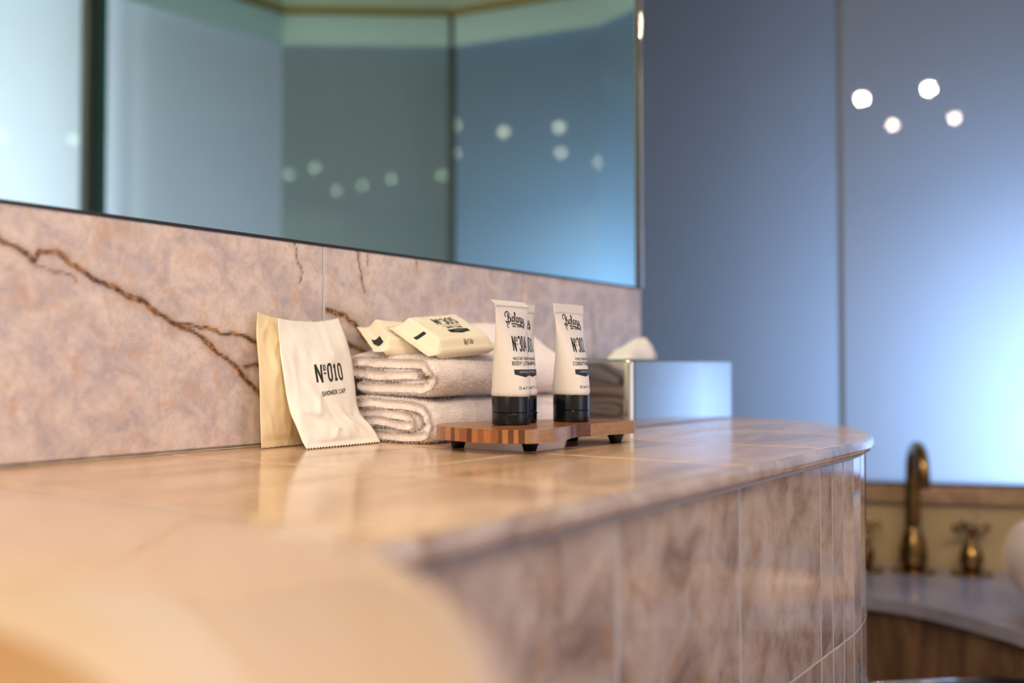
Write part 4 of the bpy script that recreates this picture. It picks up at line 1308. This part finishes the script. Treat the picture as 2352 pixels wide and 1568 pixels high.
# ------------------------------------------------------------------ wrapped soap bars
def soap(label, origin, Lv, Wv, Tv, text, seed, flip=False, fin=0.012):
    """origin = centre of the bar's underside; Lv, Wv full length/width vectors; Tv thickness vector"""
    o_ = Vector(origin); Lv, Wv, Tv = Vector(Lv), Vector(Wv), Vector(Tv)
    t = thing('soap_bar', label, 'soap', tuple(o_), group='paper wrapped soap bars')
    lh = Lv.length / 2; wh = Wv.length / 2; th = Tv.length
    l, w, n_ = Lv.normalized(), Wv.normalized(), Tv.normalized()
    nu, nv = 48, 36
    fl = lh + fin
    def prof(s, w_):
        """height of upper sheet at s along the length, w_ across"""
        a = abs(s) / lh
        body = 1.0 if a < 0.80 else max(0.0, 1 - ((a - 0.80) / 0.30)) 
        body = sm(body)
        return body
    def upper(s, q):
        body = prof(s, q)
        # across: narrowing chamfer
        edge = abs(q)
        chamfer = sm((1 - edge) / 0.26)
        hh = th * body
        zc = hh * (0.45 + 0.55 * chamfer) if body > 0 else 0
        halfw = wh * (1 + 0.03 * (1 - body))
        p = o_ + l * s + w * (q * halfw) + n_ * (zc + th * 0.28 * (1 - body))
        wn = 0.0007 * noise.noise(Vector((s * 70, q * 3, seed))) + (1 - body) * 0.0012 * noise.noise(Vector((s * 40, q * 6, seed + 3)))
        return p + n_ * wn
    def lower(s, q):
        body = prof(s, q)
        halfw = wh * (1 + 0.03 * (1 - body))
        return o_ + l * s + w * (q * halfw * 0.97) + n_ * (0.0 + th * 0.27 * (1 - body) + 0.0)
    vs = []; fs = []
    NS = 60
    ss = [-fl + 2 * fl * i / NS for i in range(NS + 1)]
    qs = [-1 + 2 * j / nv for j in range(nv + 1)]
    for fun in (upper, lower):
        for i, s in enumerate(ss):
            for j, q in enumerate(qs):
                s2 = s
                if i in (0, NS) and j % 2 == 1:
                    s2 = s * (1 - 0.0014 / fl)
                vs.append(fun(s2, q))
    W = nv + 1; b1 = len(ss) * W
    for i in range(NS):
        for j in range(nv):
            a = i * W + j
            fs.append((a, a + W, a + W + 1, a + 1)); fs.append((b1 + a, b1 + a + 1, b1 + a + W + 1, b1 + a + W))
        for j in (0, nv):
            a = i * W + j
            q = (a, b1 + a, b1 + a + W, a + W)
            fs.append(q if j == 0 else q[::-1])
    for i in (0, NS):
        for j in range(nv):
            a = i * W + j
            q = (a, a + 1, b1 + a + 1, b1 + a)
            fs.append(q if i == 0 else q[::-1])
    b = mesh_obj('wrapper', vs, fs, M['soap_wrap'], t, smooth=True)
    def surf(u, v):
        """u along length (m), v across towards the back (m)"""
        p = upper(u, -v / wh)
        return p + n_ * 0.00035
    if text:
        ink = Ink(surf)
        ink.text('N#305', 0.0045, 0.0045, 0.0140, w=0.32, gap=0.08, wt=0.12, fit=0.0290)
        ink.text('MOISTURE THERAPY', 0.0055, -0.0005, 0.0021, wt=0.13, fit=0.0240)
        ink.text('BODY BAR', 0.0055, -0.0060, 0.0036, wt=0.17, serif=True, fit=0.0200)
        ink.text('50g e 1.8oz', 0.0050, -wh * 0.90, 0.0028, wt=0.14, w=0.5, fit=0.0130)
        ink.make('printed_text', M['ink'], t)
        ink = Ink(surf)
        ink.poly([(-0.0080, -0.0090), (-0.0080, -0.0150), (0.0055, -0.0185), (0.0190, -0.0150), (0.0190, -0.0090)], 12)
        e_ = ink.make('printed_pennant', M['ink'], t)
        ink = Ink(lambda u, v: surf(u, v) + n_ * 0.0001)
        ink.text('ESSENTIALS', 0.0055, -0.0140, 0.0017, wt=0.12, fit=0.0135); ink.make('pennant_lettering', M['ink_white'], e_)
    return t, surf, (l, w, n_)
Lv = Vector((0.076, -0.015, 0.007)); Wv = Vector((-0.012, -0.064, -0.030))
Tv = Lv.cross(Wv).normalized()
Tv = -Tv if Tv.z < 0 else Tv
sp, sf_, ax_ = soap('front wrapped soap bar with its printed face tilted to the camera, overlapping the other', (0.8150, 0.6575, 0.1025), Lv, Wv, Tv * 0.0190, True, 4)
ink = Ink(sf_); ink.poly([(-0.0405, 0.0035), (-0.0405, -0.0025), (-0.0345, -0.0085), (-0.0345, -0.0035)], 6); ink.make('printed_band', M['ink'], sp)
Lb = Vector((0.050, -0.026, -0.004)); Wb = Vector((-0.026, -0.048, -0.026))
Tb = Lb.cross(Wb).normalized(); Tb = -Tb if Tb.z < 0 else Tb
sp2, sf2, _ = soap('rear wrapped soap bar at the left end of the towels, tucked under the other', (0.7940, 0.7010, 0.0990), Lb, Wb, Tb * 0.0185, False, 9)
ink = Ink(sf2); ink.poly([(-0.034, -0.002), (-0.034, -0.014), (-0.027, -0.020), (-0.027, -0.006)], 6); ink.make('printed_band', M['ink'], sp2)

# ------------------------------------------------------------------ tissue box
tb = thing('tissue_box', 'polished steel tissue box cover on the far end of the counter', 'tissue box', (1.27, 0.67, 0.0))
def rrect(x0, x1, y0, y1, r, n=8):
    pts = []
    for cx, cy, a0 in ((x1 - r, y1 - r, 0), (x0 + r, y1 - r, 90), (x0 + r, y0 + r, 180), (x1 - r, y0 + r, 270)):
        for i in range(n + 1):
            a = math.radians(a0 + 90 * i / n)
            pts.append((cx + r * math.cos(a), cy + r * math.sin(a)))
    return pts
BX0, BX1, BY0, BY1, BZ = 1.108, 1.436, 0.5935, 0.7430, 0.0865
def rr_rings(specs, mat, name, parent, cap_first=False, cap_last=False, rr=0.011):
    vs = []; fs = []
    cnt = None
    for (ins, z) in specs:
        p = rrect(BX0 + ins, BX1 - ins, BY0 + ins, BY1 - ins, max(0.002, rr - ins))
        cnt = len(p); vs += [(x, y, z) for x, y in p]
    for a in range(len(specs) - 1):
        for i in range(cnt):
            fs.append((a * cnt + i, a * cnt + (i + 1) % cnt, (a + 1) * cnt + (i + 1) % cnt, (a + 1) * cnt + i))
    if cap_first: fs.append(tuple(range(cnt))[::-1])
    if cap_last: fs.append(tuple((len(specs) - 1) * cnt + i for i in range(cnt)))
    o = mesh_obj(name, vs, fs, mat, parent, smooth=True)
    try:
        o.data.set_sharp_from_angle(angle=math.radians(50))
    except Exception:
        pass
    return o
rr_rings([(0.0, 0.0012), (0.0, BZ - 0.0045), (0.0005, BZ - 0.0022), (0.0018, BZ - 0.0006), (0.004, BZ), (0.030, BZ), (0.050, BZ), (0.052, BZ - 0.0015), (0.052, BZ - 0.006)], M['steel'], 'cover', tb)
rr_rings([(0.051, BZ - 0.006), (0.060, BZ - 0.006)], M['dark'], 'opening', tb, cap_last=True)
rr_rings([(0.0015, 0.0), (0.0015, 0.0013), (0.006, 0.0013)], M['black_trim'], 'base_rim', tb, cap_first=True)
# tissue
ts = []; fs = []
nu, nv = 26, 12
for j in range(nv + 1):
    for i in range(nu):
        a = 2 * PI * i / nu; k = j / nv
        rad = (0.050 * (1 - k ** 1.8) + 0.006) * (1 + 0.22 * noise.noise(Vector((math.cos(a) * 1.8, math.sin(a) * 1.8, k * 2))) + 0.10 * math.sin(5 * a + k * 3))
        cx, cy = 1.250 + 0.030 * k, 0.668
        rad *= 1 + 0.30 * (abs(math.sin(2.5 * a + 1)) - 0.5) * (0.3 + k)
        z = BZ - 0.006 + (0.033 + 0.009 * math.cos(a - 0.5) * math.sin(PI * k) + 0.005 * abs(math.sin(3 * a))) * k ** 0.62 + 0.004 * noise.noise(Vector((math.cos(a) * 2, math.sin(a) * 2, k * 3 + 4)))
        ts.append((cx + rad * math.cos(a), cy + rad * 0.30 * math.sin(a), z))
for j in range(nv):
    for i in range(nu):
        fs.append((j * nu + i, j * nu + (i + 1) % nu, (j + 1) * nu + (i + 1) % nu, (j + 1) * nu + i))
fs.append(tuple(nv * nu + i for i in range(nu))); fs.append(tuple(range(nu))[::-1])
tag(mesh_obj('tissue', ts, fs, M['tissue'], None, smooth=True, loc=(1.26, 0.668, BZ - 0.006)), 'crumpled white tissue poking out of the steel tissue box', 'tissue')

# ------------------------------------------------------------------ bath surround
tub = thing('bathtub', 'bath with a marble deck and dark tiled apron in the glazed bay', 'bathtub', (1.8, -0.1, -0.85))
edge_pts = [(1.853, 0.62), (1.855, 0.55), (1.853, 0.50), (1.846, 0.43), (1.814, 0.353), (1.772, 0.283), (1.741, 0.236), (1.66, 0.10), (1.55, -0.10), (1.44, -0.31), (1.34, -0.52), (1.31, -0.62), (1.33, -0.70)]
ce = [(float(p[0]), float(p[1])) for p in catmull(edge_pts, 4)]
e_ = 0.003
hole = []
hcx, hcy, ha, hb, hr = 1.80, -0.26, 0.21, 0.40, math.radians(-27)
for i in range(48):
    a = 2 * PI * i / 48
    px, py = ha * math.cos(a), hb * math.sin(a)
    hole.append((hcx + px * math.cos(hr) - py * math.sin(hr), hcy + px * math.sin(hr) + py * math.cos(hr)))
Lx = lambda p, q, t: (p[0] + (q[0] - p[0]) * t, p[1] + (q[1] - p[1]) * t)
outer = [(1.853, 1.29)] + ce + [(K0[0] + 0.01, K0[1] + 0.006), (K1[0] - 0.002, K1[1] + 0.004), (K2[0] - 0.004, K2[1] + 0.002), (K3[0] - 0.004, K3[1] - 0.001), (KP[0] - 0.004, KP[1]), (2.149, 1.29)]
def deck_mesh():
    bm = bmesh.new()
    def loop(pts, z):
        vs = [bm.verts.new((x, y, z)) for x, y in pts]
        es = [bm.edges.new((vs[i], vs[(i + 1) % len(vs)])) for i in range(len(vs))]
        return vs, es
    ot, e1 = loop(outer, -0.34); ht, e2 = loop(hole, -0.34)
    bmesh.ops.triangle_fill(bm, use_beauty=True, edges=e1 + e2)
    ob, e3 = loop(outer, -0.362); hb_, e4 = loop(hole, -0.362)
    bmesh.ops.triangle_fill(bm, use_beauty=True, edges=e3 + e4)
    for a, b in ((ot, ob), (ht, hb_)):
        for i in range(len(a)):
            bm.faces.new((a[i], a[(i + 1) % len(a)], b[(i + 1) % len(b)], b[i]))
    return bm
bm_obj('marble_deck', deck_mesh(), M['deck'], tub)
# shell
vs = []; fs = []
for k, (sc, z) in enumerate([(1.03, -0.345), (0.99, -0.352), (0.95, -0.42), (0.86, -0.70), (0.7, -0.78), (0.2, -0.79)]):
    for x, y in hole:
        vs.append((hcx + (x - hcx) * sc, hcy + (y - hcy) * sc, z + (0.001 if k == 0 else 0)))
for a in range(5):
    for i in range(48):
        fs.append((a * 48 + i, a * 48 + (i + 1) % 48, (a + 1) * 48 + (i + 1) % 48, (a + 1) * 48 + i))
fs.append(tuple(5 * 48 + i for i in range(48)))
mesh_obj('tub_shell', [(x, y, z - 0.0) for x, y, z in vs], fs, M['porcelain'], tub, smooth=True)
# apron of tall tiles set back under the deck
apts = [(1.875, 1.29)] + [(x + 0.022, y) for x, y in ce]
aacc = path_on_outline(apts)
k = 0; s = 0.0
while s < aacc[-1] - 0.05:
    s1 = min(s + 0.15, aacc[-1])
    a = sample(apts, aacc, s + 0.001); b = sample(apts, aacc, s1 - 0.001)
    bm_obj('apron_tile', seg_prism(a, b, 0.0, -0.012, -0.85, -0.362), M['apron'], tub)
    s = s1

# bath taps
bt = thing('bath_spout', 'tall aged brass gooseneck bath spout on the marble deck', 'faucet', (2.137, 0.499, -0.34))
sx, sy = 2.137, 0.499
bm_obj('flange', lathe_bm([(0.042, 0.0), (0.042, 0.003), (0.034, 0.006), (0.020, 0.009)], (sx, sy, -0.34), 32), M['brass'], bt, smooth=True)
bm_obj('spout_base', lathe_bm([(0.021, 0.006), (0.025, 0.015), (0.0275, 0.030), (0.0265, 0.048), (0.0215, 0.068), (0.0170, 0.082), (0.0160, 0.095)], (sx, sy, -0.34), 32), M['brass'], bt, smooth=True)
sd = Vector((-0.90, -0.43, 0)).normalized()
pts = [Vector((sx, sy, -0.34 + 0.09 + 0.02 * i)) for i in range(6)]
for i in range(1, 15):
    a = PI * i / 14
    pts.append(Vector((sx, sy, -0.13)) + sd * (0.045 * (1 - math.cos(a))) + Vector((0, 0, 0.042 * math.sin(a) if False else 0.045 * math.sin(a))))
pts.append(pts[-1] + Vector((0, 0, -0.03)))
bm_obj('gooseneck', tube_bm(pts, [0.0158 - 0.0028 * min(1, k / 8) for k in range(len(pts))], 20), M['brass'], bt, smooth=True)
def cross_tap(x, y, label):
    t = thing('bath_tap', label, 'faucet', (x, y, -0.34), group='cross handle bath taps')
    bm_obj('flange', lathe_bm([(0.040, 0.0), (0.040, 0.003), (0.032, 0.006), (0.019, 0.009)], (x, y, -0.34), 32), M['brass'], t, smooth=True)
    bm_obj('valve_body', lathe_bm([(0.017, 0.006), (0.020, 0.016), (0.0225, 0.030), (0.0215, 0.042), (0.017, 0.054), (0.010, 0.062), (0.0065, 0.070), (0.0065, 0.080), (0.009, 0.084)], (x, y, -0.34), 32), M['brass'], t, smooth=True)
    h = thing_part('cross_handle', t)
    bm_obj('hub', lathe_bm([(0.009, 0.082), (0.0125, 0.087), (0.0125, 0.096), (0.008, 0.101), (0.002, 0.102)], (x, y, -0.34), 24), M['brass'], h, smooth=True)
    for k in range(4):
        a = math.radians(-50 + 90 * k)
        d = Vector((math.cos(a), math.sin(a), 0)); c0 = Vector((x, y, -0.34 + 0.092))
        bm_obj('handle_arm', tube_bm([c0 + d * r for r in (0.008, 0.020, 0.026, 0.030, 0.035, 0.039)], [0.0062, 0.0056, 0.0068, 0.0092, 0.0090, 0.005], 14), M['brass'], h, smooth=True)
    return t
cross_tap(2.177, 0.397, 'brass cross handle tap standing to the right of the bath spout')
cross_tap(2.094, 0.588, 'brass cross handle tap to the left of the spout, mostly hidden by the vanity end')

# rolled bath towel at the edge of the deck
def rolled(cx, cy, R_, axis, length, label):
    t = thing('rolled_towel', label, 'towel', (cx, cy, -0.34))
    ax = Vector(axis).normalized(); side = Vector((0, 0, 1)).cross(ax).normalized()
    c = Vector((cx, cy, -0.34 + R_ + 0.005))
    sp_ = []
    turns = 4.2; nn = 150
    for i in range(nn):
        k = i / (nn - 1); a = 2 * PI * turns * k + 1.2
        r = 0.006 + (R_ - 0.012) * k
        sp_.append((r * math.cos(a), r * math.sin(a)))
    vs = []; fs = []
    half = 0.0095
    loop = []
    for sgn in (1, -1):
        seq = range(nn) if sgn > 0 else range(nn - 1, -1, -1)
        for i in seq:
            a = sp_[max(0, i - 1)]; b = sp_[min(nn - 1, i + 1)]
            d = np.array([b[0] - a[0], b[1] - a[1]]); d /= np.linalg.norm(d)
            loop.append((sp_[i][0] - d[1] * half * sgn * 0.9, sp_[i][1] + d[0] * half * sgn * 0.9))
    m_ = len(loop); nx = 14
    for k in range(nx + 1):
        f = k / nx
        sh = 0.0 if 0 < k < nx else 0.3
        for i, (a, b) in enumerate(loop):
            ii = i if i < nn else m_ - 1 - i
            ca, cb = sp_[ii]
            a2 = a + (ca - a) * sh; b2 = b + (cb - b) * sh
            lump = 1 + 0.10 * noise.noise(Vector((math.cos(ii * 0.17) * 1.6, math.sin(ii * 0.17) * 1.6, f * 2 + 5)))
            a2 *= lump; b2 *= lump
            vs.append(c + side * a2 + Vector((0, 0, b2)) + ax * (length * (f - 0.5) + 0.006 * noise.noise(Vector((ii * 0.03, 3, 0)))))
    for k in range(nx):
        for i in range(m_):
            fs.append((k * m_ + i, k * m_ + (i + 1) % m_, (k + 1) * m_ + (i + 1) % m_, (k + 1) * m_ + i))
    for k, rev in ((0, False), (nx, True)):
        for i in range(nn - 1):
            q = (k * m_ + i, k * m_ + i + 1, k * m_ + m_ - 2 - i, k * m_ + m_ - 1 - i)
            fs.append(q[::-1] if rev else q)
    peach = simple('peach_terry', (0.92, 0.76, 0.66), 0.95, spec=0.1, bump=0.8, bscale=300)
    mesh_obj('cloth', vs, fs, peach, t, smooth=True)
    add_loops(t, vs, fs, 60000, 31, length=0.009, mat=peach)
rolled(1.842, 0.190, 0.080, (0.90, 0.30, 0), 0.22, 'rolled pinkish white bath towel on the deck at the right edge of the photo')

# bath bench, only its back edge shows
st = thing('bath_bench', 'low dark bench between vanity and bath, only its polished back edge in the frame', 'bench', (1.51, 0.25, -0.85))
SZ = -0.400
bq = [(1.500, 0.482), (1.285, 0.279), (1.520, 0.031), (1.735, 0.234)]
def shrink(q, k):
    cx_ = sum(p[0] for p in q) / 4; cy_ = sum(p[1] for p in q) / 4
    return [(cx_ + (p[0] - cx_) * k, cy_ + (p[1] - cy_) * k) for p in q]
bm_obj('seat', prism_bm(shrink(bq, 0.985), SZ - 0.030, SZ - 0.002, bev=0.004), M['foot'], st)
bm_obj('polished_rim', tube_bm([(x, y, SZ - 0.004) for x, y in bq + bq[:1]], 0.0035, 8), M['chrome'], st, smooth=True)
for x, y in shrink(bq, 0.84):
    bm_obj('leg', lathe_bm([(0.013, 0.0), (0.017, 0.42)], (x, y, -0.85), 16), M['foot'], st, smooth=True)

# ------------------------------------------------------------------ downlights
for i, (lx, ly) in enumerate(LAMPS):
    t = thing('downlight', 'small round recessed ceiling downlight, seen as a soft spot in the glass', 'ceiling light', (lx, ly, 1.45), group='recessed downlights')
    bm_obj('trim_ring', lathe_bm([(0.030, 0.0), (0.030, -0.004), (0.040, -0.004), (0.044, 0.0)], (lx, ly, 1.4499), 28, cap=False), M['chrome'], t, smooth=True)
    bm_obj('lens', lathe_bm([(0.027, -0.003), (0.024, -0.004)], (lx, ly, 1.45), 24), M['lens_dim' if i in (2, 3, 9, 10) else 'lens'], t)
